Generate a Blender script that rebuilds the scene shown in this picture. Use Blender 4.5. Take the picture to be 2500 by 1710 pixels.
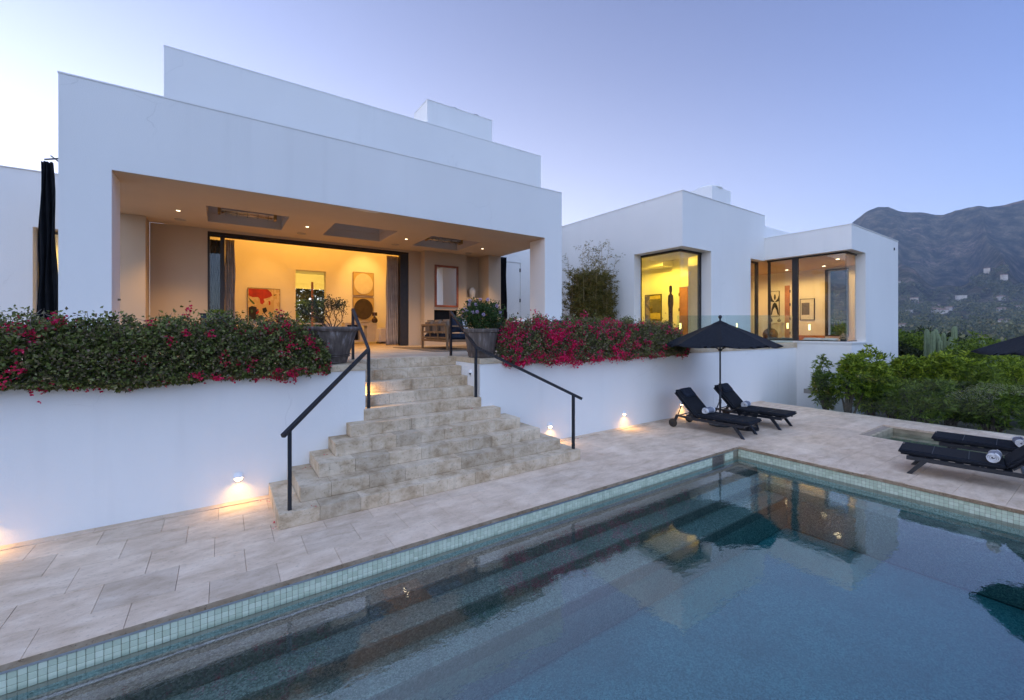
import bpy, bmesh, math, random
import numpy as np
from mathutils import Vector, Matrix

for o in list(bpy.data.objects):
    bpy.data.objects.remove(o)
S = bpy.context.scene
C = S.collection
rad = math.radians

# ------------------------------------------------------------------ camera
cam = bpy.data.objects.new('camera', bpy.data.cameras.new('camera'))
C.objects.link(cam)
S.camera = cam
cam.data.sensor_width = 36.0
cam.data.lens = 36.0 * 1035 / 2500
cam.data.shift_y = -0.0196
cam.data.clip_end = 12000
cam.data.clip_start = 0.05
cam.location = (0, 0, 2.3)
cam.rotation_euler = (rad(90), 0, math.atan2(1512, 1035) - rad(90))

# ------------------------------------------------------------------ dusk sky
SUN_AZ = 135.0            # degrees from +X, just beyond the left edge of the view
world = bpy.data.worlds.new('World')
S.world = world
world.use_nodes = True
wn, wl = world.node_tree.nodes, world.node_tree.links
sky = wn.new('ShaderNodeTexSky')
sky.sky_type = 'NISHITA'
sky.sun_disc = False
sky.sun_elevation = rad(5)
sky.sun_rotation = rad(90 - SUN_AZ)
sky.ozone_density = 4.0
sky.dust_density = 1.0
tc = wn.new('ShaderNodeTexCoord')
sep = wn.new('ShaderNodeSeparateXYZ')
wl.new(tc.outputs['Generated'], sep.inputs[0])

def wmath(op, a, b=None):
    n = wn.new('ShaderNodeMath'); n.operation = op
    for i, v in enumerate((a, b)):
        if v is None: continue
        if isinstance(v, (int, float)): n.inputs[i].default_value = v
        else: wl.new(v, n.inputs[i])
    return n.outputs[0]

def wscale(col, fac):
    n = wn.new('ShaderNodeVectorMath'); n.operation = 'SCALE'
    if isinstance(col, tuple): n.inputs[0].default_value = col
    else: wl.new(col, n.inputs[0])
    if isinstance(fac, (int, float)): n.inputs['Scale'].default_value = fac
    else: wl.new(fac, n.inputs['Scale'])
    return n.outputs[0]

def wtint(col, t):
    n = wn.new('ShaderNodeVectorMath'); n.operation = 'MULTIPLY'
    wl.new(col, n.inputs[0]); n.inputs[1].default_value = t
    return n.outputs[0]

def wadd(a, b):
    n = wn.new('ShaderNodeVectorMath'); n.operation = 'ADD'
    wl.new(a, n.inputs[0]); wl.new(b, n.inputs[1])
    return n.outputs[0]

zc = wmath('MAXIMUM', sep.outputs[2], 0.0)
veil0 = wmath('POWER', math.e, wmath('MULTIPLY', zc, -1 / 0.26))      # pale band towards the horizon
dt = wn.new('ShaderNodeVectorMath'); dt.operation = 'DOT_PRODUCT'
wl.new(tc.outputs['Generated'], dt.inputs[0])
dt.inputs[1].default_value = (math.cos(rad(SUN_AZ)), math.sin(rad(SUN_AZ)), 0.0)
glow = wmath('MULTIPLY', wmath('ADD', dt.outputs['Value'], 1.0), 0.5)   # afterglow round the sunset
ga = wmath('MULTIPLY', glow, 2.0)
veil = wmath('MULTIPLY', veil0, wmath('ADD', ga, 0.08))
skycol = wadd(wtint(sky.outputs[0], (0.64, 0.76, 1.14)),
              wadd(wscale((5.9, 5.4, 4.9), veil), wscale((0.42, 0.46, 0.60), glow)))
bg = wn['Background']
wl.new(skycol, bg.inputs[0])
bg.inputs[1].default_value = 0.15

sun = bpy.data.objects.new('sun', bpy.data.lights.new('sun', 'SUN'))
C.objects.link(sun)
sun.data.energy = 1.10                       # added fill lamp standing in for broad, soft twilight sky behind the camera
sun.data.angle = rad(100)
sun.data.color = (0.58, 0.74, 1.0)
az_, el_ = rad(246), rad(48)
sd = Vector((math.cos(az_) * math.cos(el_), math.sin(az_) * math.cos(el_), math.sin(el_)))
sun.rotation_euler = sd.to_track_quat('Z', 'Y').to_euler()

vs = S.view_settings
vs.view_transform = 'Standard'
vs.look = 'None'
vs.gamma = 1.0
vs.use_curve_mapping = False
vs.exposure = 1.1
S.cycles.use_denoising = True
S.cycles.max_bounces = 10
S.cycles.transparent_max_bounces = 24
S.cycles.sample_clamp_indirect = 4.0
S.cycles.caustics_reflective = False
S.cycles.caustics_refractive = False

HAZE = 2.2e-4
rng = random.Random(7)
nrg = np.random.default_rng(11)

# ------------------------------------------------------------------ materials
M = {}

def nodes_of(name):
    m = bpy.data.materials.new(name)
    m.use_nodes = True
    nt = m.node_tree
    M[name] = m
    return m, nt.nodes, nt.links, nt.nodes['Principled BSDF']

def pos_noise(n, l, scale, detail=4, stretch=None, rough=0.55, dist=0.0):
    g = n.new('ShaderNodeNewGeometry')
    src = g.outputs['Position']
    if stretch:
        mp = n.new('ShaderNodeVectorMath'); mp.operation = 'MULTIPLY'
        l.new(src, mp.inputs[0]); mp.inputs[1].default_value = stretch
        src = mp.outputs[0]
    t = n.new('ShaderNodeTexNoise')
    t.inputs['Scale'].default_value = scale
    t.inputs['Detail'].default_value = detail
    t.inputs['Roughness'].default_value = rough
    t.inputs['Distortion'].default_value = dist
    l.new(src, t.inputs['Vector'])
    return t.outputs['Fac']

def ramp(n, l, fac, stops):
    r = n.new('ShaderNodeValToRGB')
    e = r.color_ramp.elements
    while len(e) < len(stops): e.new(0.5)
    for el, (p, c) in zip(e, stops):
        el.position = p
        el.color = (*c, 1) if len(c) == 3 else c
    l.new(fac, r.inputs[0])
    return r.outputs[0]

def mixc(n, l, a, b, fac, mode='MIX'):
    x = n.new('ShaderNodeMix'); x.data_type = 'RGBA'; x.blend_type = mode
    for sock, v in ((x.inputs['Factor'], fac), (x.inputs['A'], a), (x.inputs['B'], b)):
        if isinstance(v, (int, float)): sock.default_value = v
        elif isinstance(v, tuple): sock.default_value = (*v, 1)
        else: l.new(v, sock)
    return x.outputs['Result']

def bump(n, l, bs, height, strength, dist=0.01):
    b = n.new('ShaderNodeBump')
    b.inputs['Strength'].default_value = strength
    b.inputs['Distance'].default_value = dist
    l.new(height, b.inputs['Height'])
    l.new(b.outputs[0], bs.inputs['Normal'])

def plain(name, col, rough=0.6, metal=0.0, var=0.12, scale=8.0, bmp=0.0, bscale=80.0, spec=None):
    m, n, l, b = nodes_of(name)
    f = pos_noise(n, l, scale)
    lo = tuple(c * (1 - var) for c in col); hi = tuple(min(1, c * (1 + var)) for c in col)
    l.new(ramp(n, l, f, [(0.3, lo), (0.7, hi)]), b.inputs['Base Color'])
    b.inputs['Roughness'].default_value = rough
    b.inputs['Metallic'].default_value = metal
    if spec is not None: b.inputs['Specular IOR Level'].default_value = spec
    if bmp: bump(n, l, b, pos_noise(n, l, bscale, 5), bmp)
    return m

def stucco(name, col):
    m, n, l, b = nodes_of(name)
    big = pos_noise(n, l, 0.55, 5, (1, 1, 0.6))
    c = ramp(n, l, big, [(0.25, tuple(v * 0.93 for v in col)), (0.75, col)])
    streak = pos_noise(n, l, 3.0, 4, (1, 1, 0.06))
    c = mixc(n, l, c, tuple(v * 0.86 for v in col), ramp(n, l, streak, [(0.57, (0, 0, 0)), (0.88, (.6, .6, .6))]))
    # hairline cracks
    g = n.new('ShaderNodeNewGeometry')
    w = n.new('ShaderNodeTexNoise'); w.inputs['Scale'].default_value = 1.2; w.inputs['Detail'].default_value = 6
    l.new(g.outputs['Position'], w.inputs['Vector'])
    ad = n.new('ShaderNodeVectorMath'); ad.operation = 'ADD'
    l.new(g.outputs['Position'], ad.inputs[0]); l.new(w.outputs['Color'], ad.inputs[1])
    v = n.new('ShaderNodeTexVoronoi'); v.feature = 'DISTANCE_TO_EDGE'; v.inputs['Scale'].default_value = 0.45
    l.new(ad.outputs[0], v.inputs['Vector'])
    crack = ramp(n, l, v.outputs['Distance'], [(0.0, (1, 1, 1)), (0.004, (0, 0, 0))])
    msk = ramp(n, l, pos_noise(n, l, 0.7, 3), [(0.52, (0, 0, 0)), (0.62, (1, 1, 1))])
    ck = mixc(n, l, crack, msk, 1.0, 'MULTIPLY')
    c = mixc(n, l, c, tuple(v_ * 0.84 for v_ in col), ck)
    l.new(c, b.inputs['Base Color'])
    b.inputs['Roughness'].default_value = 0.92
    b.inputs['Specular IOR Level'].default_value = 0.15
    bump(n, l, b, pos_noise(n, l, 55, 6, rough=0.7), 0.28, 0.012)
    return m

def stone(name, c_lo, c_mid, c_hi, stretch=(1, 2.4, 1), hole=0.5, tint=0.14, rough=0.72, streak=0.0, scale=2.6, pits=22):
    m, n, l, b = nodes_of(name)
    f = pos_noise(n, l, scale, 9, stretch, 0.64, 0.3)
    c = ramp(n, l, f, [(0.28, c_lo), (0.5, c_mid), (0.74, c_hi)])
    blot = pos_noise(n, l, 0.9, 4)
    c = mixc(n, l, c, tuple(v * 1.18 for v in c_hi), ramp(n, l, blot, [(0.5, (0, 0, 0)), (0.75, (.6, .6, .6))]))
    oi = n.new('ShaderNodeObjectInfo')
    rr = ramp(n, l, oi.outputs['Random'], [(0, (1 - tint,) * 3), (0.5, (1.0, 0.985, 0.97)), (1, (1, 1, 1))])
    c = mixc(n, l, c, rr, 1.0, 'MULTIPLY')
    pit = pos_noise(n, l, pits, 6, (1, 1.5, 1), 0.75)
    pm = ramp(n, l, pit, [(0.555, (0, 0, 0)), (0.66, (hole,) * 3)])
    c = mixc(n, l, c, tuple(v * 0.42 for v in c_lo), pm)
    if streak:
        sk = pos_noise(n, l, 9, 5, (1, 1, 0.12))
        c = mixc(n, l, c, tuple(v * 0.5 for v in c_lo), ramp(n, l, sk, [(0.55, (0, 0, 0)), (0.78, (streak,) * 3)]))
    l.new(c, b.inputs['Base Color'])
    b.inputs['Roughness'].default_value = rough
    b.inputs['Specular IOR Level'].default_value = 0.3
    inv = n.new('ShaderNodeMath'); inv.operation = 'SUBTRACT'; inv.inputs[0].default_value = 1.0
    l.new(pit, inv.inputs[1])
    bump(n, l, b, inv.outputs[0], 0.5, 0.01)
    return m

def leaf(name, stops, trans=0.35, rough=0.5):
    m, n, l, b = nodes_of(name)
    g = n.new('ShaderNodeNewGeometry')
    c = ramp(n, l, g.outputs['Random Per Island'], stops)
    l.new(c, b.inputs['Base Color'])
    b.inputs['Roughness'].default_value = rough
    b.inputs['Specular IOR Level'].default_value = 0.35
    t = n.new('ShaderNodeBsdfTranslucent'); l.new(c, t.inputs[0])
    mx = n.new('ShaderNodeMixShader'); mx.inputs[0].default_value = trans
    l.new(b.outputs[0], mx.inputs[1]); l.new(t.outputs[0], mx.inputs[2])
    l.new(mx.outputs[0], n['Material Output'].inputs[0])
    return m

def emit(name, col, st):
    m, n, l, b = nodes_of(name)
    b.inputs['Base Color'].default_value = (*col, 1)
    b.inputs['Emission Color'].default_value = (*col, 1)
    b.inputs['Emission Strength'].default_value = st
    return m

def thin_fresnel(n, l, ior):
    """Fresnel that is the same from both sides (thin pane / flat water seen from either side)"""
    g = n.new('ShaderNodeNewGeometry')
    mr = n.new('ShaderNodeMapRange'); mr.inputs['To Min'].default_value = ior; mr.inputs['To Max'].default_value = 1 / ior
    l.new(g.outputs['Backfacing'], mr.inputs['Value'])
    f = n.new('ShaderNodeFresnel'); l.new(mr.outputs[0], f.inputs['IOR'])
    return f

def glass_pane(name, tint=(0.93, 0.97, 0.96), boost=1.0, ior=1.5):
    m, n, l, b = nodes_of(name)
    n.remove(b)
    f = thin_fresnel(n, l, ior)
    t = n.new('ShaderNodeBsdfTransparent'); t.inputs[0].default_value = (*tint, 1)
    g = n.new('ShaderNodeBsdfGlossy'); g.inputs['Roughness'].default_value = 0.0
    mx = n.new('ShaderNodeMixShader')
    k = n.new('ShaderNodeMath'); k.operation = 'MULTIPLY'; k.inputs[1].default_value = boost; k.use_clamp = True
    l.new(f.outputs[0], k.inputs[0]); l.new(k.outputs[0], mx.inputs[0])
    l.new(t.outputs[0], mx.inputs[1]); l.new(g.outputs[0], mx.inputs[2])
    l.new(mx.outputs[0], n['Material Output'].inputs[0])
    return m

stucco('stucco', (0.83, 0.82, 0.80))
stone('deck_stone', (0.52, 0.385, 0.27), (0.68, 0.525, 0.395), (0.82, 0.67, 0.53), (1, 2.2, 1), 0.42, 0.15, scale=2.8, pits=22)
stone('step_stone', (0.36, 0.25, 0.145), (0.60, 0.475, 0.335), (0.76, 0.65, 0.51), (1, 1, 1.4), 0.6, 0.22, 0.78, 0.4, 4.5, 30)
stone('cap_stone', (0.42, 0.31, 0.19), (0.56, 0.45, 0.31), (0.66, 0.56, 0.43), (1, 1, 2), 0.5, 0.12)
stone('terrace_stone', (0.40, 0.33, 0.25), (0.52, 0.44, 0.35), (0.62, 0.55, 0.46), (1, 2, 1), 0.3, 0.10, 0.42)
stone('coping_face_shaded', (0.22, 0.15, 0.09), (0.36, 0.26, 0.17), (0.50, 0.40, 0.30), (1, 1, 2), 0.9, 0.1, 0.85, 0.4, 6.0, 30)
plain('grout', (0.34, 0.27, 0.21), 0.95)
plain('inner_paint', (0.80, 0.78, 0.74), 0.85, var=0.03, scale=1.5, bmp=0.05)
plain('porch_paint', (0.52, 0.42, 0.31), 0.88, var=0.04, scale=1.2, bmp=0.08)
plain('black_metal', (0.012, 0.014, 0.02), 0.38, 0.0, var=0.2, spec=0.5)
plain('bronze_frame', (0.022, 0.017, 0.014), 0.45, var=0.25)
plain('steel', (0.45, 0.46, 0.48), 0.3, 0.9, var=0.1)
plain('hinge_metal', (0.05, 0.05, 0.05), 0.4, 0.5)
plain('wood_door', (0.42, 0.17, 0.05), 0.5, var=0.25, scale=3)
plain('teak', (0.19, 0.105, 0.048), 0.6, var=0.25, scale=6)
plain('red_wood', (0.26, 0.075, 0.03), 0.5, var=0.35, scale=5)
plain('black_fabric', (0.016, 0.018, 0.024), 0.95, var=0.3, scale=30, bmp=0.25, bscale=420, spec=0.2)
plain('navy_fabric', (0.02, 0.026, 0.042), 0.95, var=0.25, scale=20, bmp=0.2, bscale=350, spec=0.2)
plain('black_curtain', (0.008, 0.009, 0.012), 0.95, var=0.3, scale=10, spec=0.15)
plain('grey_curtain', (0.46, 0.39, 0.34), 0.95, var=0.15, scale=5, spec=0.1)
plain('towel_white', (0.75, 0.75, 0.76), 0.95, var=0.06, scale=60, bmp=0.4, bscale=300)
plain('pillow_white', (0.72, 0.70, 0.66), 0.95, var=0.05, scale=10)
plain('pillow_brown', (0.16, 0.12, 0.09), 0.95, var=0.2, scale=14)
plain('rubber', (0.035, 0.026, 0.017), 0.7, var=0.2)
plain('white_ceramic', (0.72, 0.69, 0.63), 0.45, var=0.05)
plain('white_enamel', (0.80, 0.80, 0.80), 0.4, var=0.03)
plain('cream', (0.70, 0.64, 0.52), 0.7, var=0.05)
plain('dark_ceramic', (0.05, 0.025, 0.018), 0.25, var=0.2)
plain('bronze_ball', (0.10, 0.055, 0.03), 0.22, 0.7, var=0.35, scale=6)
plain('firebox_black', (0.006, 0.006, 0.007), 0.9)
plain('rug', (0.17, 0.14, 0.11), 0.98, var=0.3, scale=20, bmp=0.3, bscale=200)
plain('soil', (0.03, 0.022, 0.016), 1.0, var=0.4, scale=20)
plain('bark', (0.10, 0.075, 0.055), 0.95, var=0.35, scale=20, bmp=0.5, bscale=40)
plain('twig', (0.22, 0.18, 0.15), 0.95, var=0.3, scale=20)
plain('bamboo_cane', (0.34, 0.24, 0.10), 0.6, var=0.25, scale=8)
plain('cactus_skin', (0.17, 0.22, 0.12), 0.7, var=0.18, scale=8)
plain('ground_soil', (0.075, 0.07, 0.045), 1.0, var=0.4, scale=1.5, bmp=0.5, bscale=6)
plain('sculpture', (0.028, 0.022, 0.02), 0.75, var=0.4, scale=14, bmp=0.5, bscale=40)
plain('leather', (0.20, 0.07, 0.03), 0.5, var=0.2)
plain('quartz_tube', (0.55, 0.42, 0.25), 0.25, 0.8, var=0.2)
plain('brass', (0.45, 0.28, 0.09), 0.35, 0.8, var=0.2)
plain('speaker_grille', (0.34, 0.31, 0.27), 0.8, var=0.1)
plain('far_wall', (0.44, 0.41, 0.37), 0.9, var=.25, scale=.3)
plain('far_roof', (0.22, 0.14, 0.10), 0.9)
plain('far_glass', (0.03, 0.035, 0.04), 0.2)
plain('patch', (0.78, 0.75, 0.70), 0.9, var=0.05)
emit('lamp_warm', (1.0, 0.72, 0.34), 14.0)
emit('downlight', (1.0, 0.82, 0.52), 4.0)
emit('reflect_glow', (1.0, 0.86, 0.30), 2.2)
glass_pane('window_glass', (0.95, 0.97, 0.95), 1.0, 1.5)
glass_pane('rail_glass', (0.87, 0.95, 0.94), 1.0, 1.5)
glass_pane('skylight_glass', (0.42, 0.44, 0.48), 1.0, 1.5)
glass_pane('fence_glass', (0.92, 0.96, 0.95), 0.4, 1.5)
leaf('boug_leaf', [(0, (0.06, 0.085, 0.016)), (0.45, (0.14, 0.175, 0.04)), (0.8, (0.24, 0.26, 0.075)), (1, (0.36, 0.31, 0.16))], 0.3)
leaf('boug_leaf_dry', [(0, (0.08, 0.07, 0.032)), (0.5, (0.16, 0.14, 0.075)), (1, (0.30, 0.22, 0.15))], 0.3)
leaf('boug_flower', [(0, (0.48, 0.008, 0.06)), (0.4, (0.74, 0.015, 0.10)), (0.8, (0.85, 0.025, 0.18)), (1, (0.80, 0.08, 0.30))], 0.45, 0.7)
leaf('boug_flower_dim', [(0, (0.42, 0.008, 0.05)), (0.6, (0.66, 0.014, 0.08)), (1, (0.78, 0.05, 0.18))], 0.4, 0.7)
leaf('white_petal', [(0, (0.55, 0.52, 0.50)), (1, (0.75, 0.70, 0.68))], 0.4, 0.8)
leaf('rose_leaf', [(0, (0.020, 0.048, 0.012)), (0.6, (0.045, 0.095, 0.022)), (1, (0.08, 0.13, 0.03))], 0.3)
leaf('lilac_petal', [(0, (0.50, 0.40, 0.60)), (1, (0.70, 0.60, 0.75))], 0.4, 0.8)
leaf('sparse_leaf', [(0, (0.022, 0.034, 0.014)), (1, (0.06, 0.075, 0.028))], 0.25)
leaf('bamboo_leaf', [(0, (0.08, 0.075, 0.012)), (0.5, (0.16, 0.145, 0.028)), (1, (0.29, 0.20, 0.04))], 0.35)
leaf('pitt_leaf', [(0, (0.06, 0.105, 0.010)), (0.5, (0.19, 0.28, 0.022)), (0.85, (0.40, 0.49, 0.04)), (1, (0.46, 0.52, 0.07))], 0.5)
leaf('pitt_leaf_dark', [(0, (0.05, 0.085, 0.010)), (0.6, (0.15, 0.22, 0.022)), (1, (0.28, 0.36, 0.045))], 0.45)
leaf('oak_leaf', [(0, (0.014, 0.024, 0.009)), (0.6, (0.034, 0.05, 0.016)), (1, (0.06, 0.075, 0.022))], 0.25)
leaf('bright_leaf', [(0, (0.06, 0.12, 0.015)), (0.6, (0.13, 0.21, 0.03)), (1, (0.19, 0.28, 0.05))], 0.35)
leaf('far_leaf', [(0, (0.05, 0.07, 0.03)), (0.5, (0.11, 0.13, 0.05)), (0.85, (0.18, 0.18, 0.075)), (1, (0.27, 0.22, 0.10))], 0.2)
# ------------------------------------------------------------------ mesh helpers
def wloc(o):
    v = Vector((0, 0, 0))
    while o is not None:
        v += o.location; o = o.parent
    return v

class MB:
    def __init__(s):
        s.v = []; s.f = []
    def quad(s, a, b, c, d):
        i = len(s.v); s.v += [a, b, c, d]; s.f.append((i, i + 1, i + 2, i + 3)); return s
    def poly(s, pts):
        i = len(s.v); s.v += list(pts); s.f.append(tuple(range(i, i + len(pts)))); return s
    def box(s, x0, x1, y0, y1, z0, z1):
        i = len(s.v)
        s.v += [(x0, y0, z0), (x1, y0, z0), (x1, y1, z0), (x0, y1, z0), (x0, y0, z1), (x1, y0, z1), (x1, y1, z1), (x0, y1, z1)]
        for q in ((3, 2, 1, 0), (4, 5, 6, 7), (0, 1, 5, 4), (1, 2, 6, 5), (2, 3, 7, 6), (3, 0, 4, 7)):
            s.f.append(tuple(i + k for k in q))
        return s
    def cbox(s, x0, x1, y0, y1, z0, z1, c=0.006):
        """box with chamfered edges (44 triangles)"""
        c = min(c, (x1 - x0) * .3, (y1 - y0) * .3, (z1 - z0) * .3)
        bm = bmesh.new()
        bmesh.ops.create_cube(bm, size=1.0)
        for v in bm.verts:
            v.co = ((x0 + x1) / 2 + v.co.x * (x1 - x0), (y0 + y1) / 2 + v.co.y * (y1 - y0), (z0 + z1) / 2 + v.co.z * (z1 - z0))
        bmesh.ops.bevel(bm, geom=bm.edges[:], offset=c, segments=1, affect='EDGES')
        s.add_bm(bm)
        return s
    def add_bm(s, bm):
        i = len(s.v)
        bm.verts.index_update()
        s.v += [tuple(v.co) for v in bm.verts]
        s.f += [tuple(i + v.index for v in f.verts) for f in bm.faces]
        bm.free()
    def prism(s, pts, axis, a, b):
        """2-D polygon pts extruded along axis ('x','y','z') from a to b"""
        def p3(p, t):
            return {'x': (t, p[0], p[1]), 'y': (p[0], t, p[1]), 'z': (p[0], p[1], t)}[axis]
        n = len(pts); i = len(s.v)
        s.v += [p3(p, a) for p in pts] + [p3(p, b) for p in pts]
        s.f.append(tuple(range(i + n - 1, i - 1, -1))); s.f.append(tuple(range(i + n, i + 2 * n)))
        for k in range(n):
            j = (k + 1) % n
            s.f.append((i + k, i + j, i + n + j, i + n + k))
        return s
    def lathe(s, prof, cx=0, cy=0, cz=0, n=24, caps=True):
        i0 = len(s.v); m = len(prof)
        for r, z in prof:
            for k in range(n):
                a = 2 * math.pi * k / n
                s.v.append((cx + r * math.cos(a), cy + r * math.sin(a), cz + z))
        for j in range(m - 1):
            for k in range(n):
                k2 = (k + 1) % n
                s.f.append((i0 + j * n + k, i0 + j * n + k2, i0 + (j + 1) * n + k2, i0 + (j + 1) * n + k))
        if caps:
            if prof[0][0] > 1e-5: s.f.append(tuple(i0 + k for k in range(n - 1, -1, -1)))
            if prof[-1][0] > 1e-5: s.f.append(tuple(i0 + (m - 1) * n + k for k in range(n)))
        return s
    def tube(s, pts, r, n=8, square=False):
        """tube along a polyline; r number or list"""
        P = [Vector(p) for p in pts]; m = len(P)
        R = r if isinstance(r, (list, tuple)) else [r] * m
        i0 = len(s.v)
        up = Vector((0, 0, 1))
        for j in range(m):
            t = (P[min(j + 1, m - 1)] - P[max(j - 1, 0)]).normalized()
            a = t.cross(up)
            if a.length < 1e-3: a = t.cross(Vector((0, 1, 0)))
            a.normalize(); b = a.cross(t)
            for k in range(n):
                th = 2 * math.pi * (k + (0.5 if square else 0)) / n
                q = P[j] + (a * math.cos(th) + b * math.sin(th)) * R[j]
                s.v.append(tuple(q))
        for j in range(m - 1):
            for k in range(n):
                k2 = (k + 1) % n
                s.f.append((i0 + j * n + k, i0 + j * n + k2, i0 + (j + 1) * n + k2, i0 + (j + 1) * n + k))
        s.f.append(tuple(i0 + k for k in range(n - 1, -1, -1)))
        s.f.append(tuple(i0 + (m - 1) * n + k for k in range(n)))
        return s
    def bar(s, a, b, w):
        return s.tube([a, b], w * 0.7071, 4, True)
    def ball(s, c, r, n=14, m=9, sc=(1, 1, 1)):
        i0 = len(s.v)
        prof = [(math.sin(math.pi * j / m), -math.cos(math.pi * j / m)) for j in range(m + 1)]
        for pr, pz in prof:
            for k in range(n):
                a = 2 * math.pi * k / n
                s.v.append((c[0] + r * sc[0] * pr * math.cos(a), c[1] + r * sc[1] * pr * math.sin(a), c[2] + r * sc[2] * pz))
        for j in range(m):
            for k in range(n):
                k2 = (k + 1) % n
                s.f.append((i0 + j * n + k, i0 + j * n + k2, i0 + (j + 1) * n + k2, i0 + (j + 1) * n + k))
        return s
    def gwall(s, axis, a0, a1, z0, z1, t0, t1, holes):
        """wall in the plane of axis ('x': runs along x, thickness in y; 'y': runs along y, thickness in x; 'z': slab in x,y with thickness z)"""
        us = sorted({a0, a1, *[h[0] for h in holes], *[h[1] for h in holes]}); us = [u for u in us if a0 <= u <= a1]
        zs = sorted({z0, z1, *[h[2] for h in holes], *[h[3] for h in holes]}); zs = [z for z in zs if z0 <= z <= z1]
        def solid(i, j):
            if i < 0 or j < 0 or i >= len(us) - 1 or j >= len(zs) - 1: return False
            u = (us[i] + us[i + 1]) / 2; z = (zs[j] + zs[j + 1]) / 2
            return not any(h[0] < u < h[1] and h[2] < z < h[3] for h in holes)
        def p(u, z, t):
            return {'x': (u, t, z), 'y': (t, u, z), 'z': (u, z, t)}[axis]
        for i in range(len(us) - 1):
            for j in range(len(zs) - 1):
                if not solid(i, j): continue
                a, b, c, d = us[i], us[i + 1], zs[j], zs[j + 1]
                s.quad(p(a, c, t0), p(b, c, t0), p(b, d, t0), p(a, d, t0))
                s.quad(p(a, d, t1), p(b, d, t1), p(b, c, t1), p(a, c, t1))
                if not solid(i - 1, j): s.quad(p(a, c, t1), p(a, c, t0), p(a, d, t0), p(a, d, t1))
                if not solid(i + 1, j): s.quad(p(b, c, t0), p(b, c, t1), p(b, d, t1), p(b, d, t0))
                if not solid(i, j - 1): s.quad(p(b, c, t0), p(a, c, t0), p(a, c, t1), p(b, c, t1))
                if not solid(i, j + 1): s.quad(p(a, d, t0), p(b, d, t0), p(b, d, t1), p(a, d, t1))
        return s
    def rotated(s, mat):
        s.v = [tuple(mat @ Vector(v)) for v in s.v]; return s
    def build(s, name, mat, parent=None, smooth=False, local=False):
        off = Vector((0, 0, 0)) if (parent is None or local) else wloc(parent)
        me = bpy.data.meshes.new(name)
        me.from_pydata([(v[0] - off.x, v[1] - off.y, v[2] - off.z) for v in s.v], [], s.f)
        if smooth:
            me.polygons.foreach_set('use_smooth', [True] * len(me.polygons))
        me.materials.append(M[mat])
        bm = bmesh.new(); bm.from_mesh(me)
        bmesh.ops.recalc_face_normals(bm, faces=bm.faces)
        bm.to_mesh(me); bm.free()
        me.update()
        o = bpy.data.objects.new(name, me)
        C.objects.link(o)
        if parent: o.parent = parent
        return o

def autosmooth(o, ang=40):
    bm = bmesh.new(); bm.from_mesh(o.data)
    for f in bm.faces: f.smooth = True
    for e in bm.edges:
        if len(e.link_faces) == 2 and e.calc_face_angle(0) > rad(ang): e.smooth = False
    bm.to_mesh(o.data); bm.free()
    return o

def tag(o, label, cat, group=None, kind=None):
    if label: o['label'] = label
    if cat: o['category'] = cat
    if group: o['group'] = group
    if kind: o['kind'] = kind
    return o

def thing(name, label, cat, loc=(0, 0, 0), rz=0.0, group=None):
    o = bpy.data.objects.new(name, None)
    C.objects.link(o)
    o.empty_display_size = 0.1
    o.location = loc; o.rotation_euler = (0, 0, rz)
    return tag(o, label, cat, group)

def struct(o):
    o['kind'] = 'structure'; return o

def stuff(o):
    o['kind'] = 'stuff'; return o

def copy_tree(o, parent=None):
    c = o.copy(); C.objects.link(c); c.parent = parent
    for ch in list(o.children): copy_tree(ch, c)
    return c

def np_mesh(name, V, F, mat, parent=None, kind=None, smooth=False):
    """V (n,3), F (m,k) arrays -> mesh object; vertices in world space"""
    V = np.asarray(V, dtype=np.float32); F = np.asarray(F, dtype=np.int32)
    if parent is not None:
        w = wloc(parent); V = V - np.array([w.x, w.y, w.z], dtype=np.float32)
    me = bpy.data.meshes.new(name)
    k = F.shape[1]
    me.vertices.add(len(V)); me.vertices.foreach_set('co', V.ravel())
    me.loops.add(F.size); me.loops.foreach_set('vertex_index', F.ravel())
    me.polygons.add(len(F))
    me.polygons.foreach_set('loop_start', np.arange(0, F.size, k, dtype=np.int32))
    me.polygons.foreach_set('loop_total', np.full(len(F), k, dtype=np.int32))
    if smooth: me.polygons.foreach_set('use_smooth', np.ones(len(F), dtype=bool))
    me.update(calc_edges=True)
    me.materials.append(M[mat])
    o = bpy.data.objects.new(name, me); C.objects.link(o)
    if parent is not None: o.parent = parent
    if kind: o['kind'] = kind
    return o

def unit(a):
    return a / np.maximum(np.linalg.norm(a, axis=1, keepdims=True), 1e-6)

def leaves(P, D, L, W, fold=0.25, curl=0.0):
    """leaf quads at P, pointing along D, length L, width W -> V, F (two folded halves as one 4-gon pair)"""
    n = len(P)
    D = unit(D)
    R = unit(np.cross(D, nrg.normal(size=(n, 3))))
    N = np.cross(R, D)
    L = np.broadcast_to(L, (n,))[:, None]; W = np.broadcast_to(W, (n,))[:, None]
    base = P
    tip = P + D * L - N * curl * L
    mid = P + D * L * 0.45
    le = mid + R * W * 0.5 + N * W * fold
    ri = mid - R * W * 0.5 + N * W * fold
    V = np.stack([base, le, tip, ri], 1).reshape(-1, 3)
    i = np.arange(n)[:, None] * 4
    F = np.concatenate([np.concatenate([i, i + 1, i + 2], 1), np.concatenate([i, i + 2, i + 3], 1)], 0)
    return V, F

def sphere_dirs(n):
    return unit(nrg.normal(size=(n, 3)))

def area_light(name, loc, size, power, col, rot=(0, 0, 0), parent=None, shape='SQUARE', spread=180):
    d = bpy.data.lights.new(name, 'AREA')
    d.energy = power; d.size = size; d.color = col; d.shape = shape; d.spread = rad(spread)
    o = bpy.data.objects.new(name, d); C.objects.link(o)
    o.location = loc; o.rotation_euler = rot
    if parent:
        o.parent = parent; o.location = Vector(loc) - wloc(parent)
    return o

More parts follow.
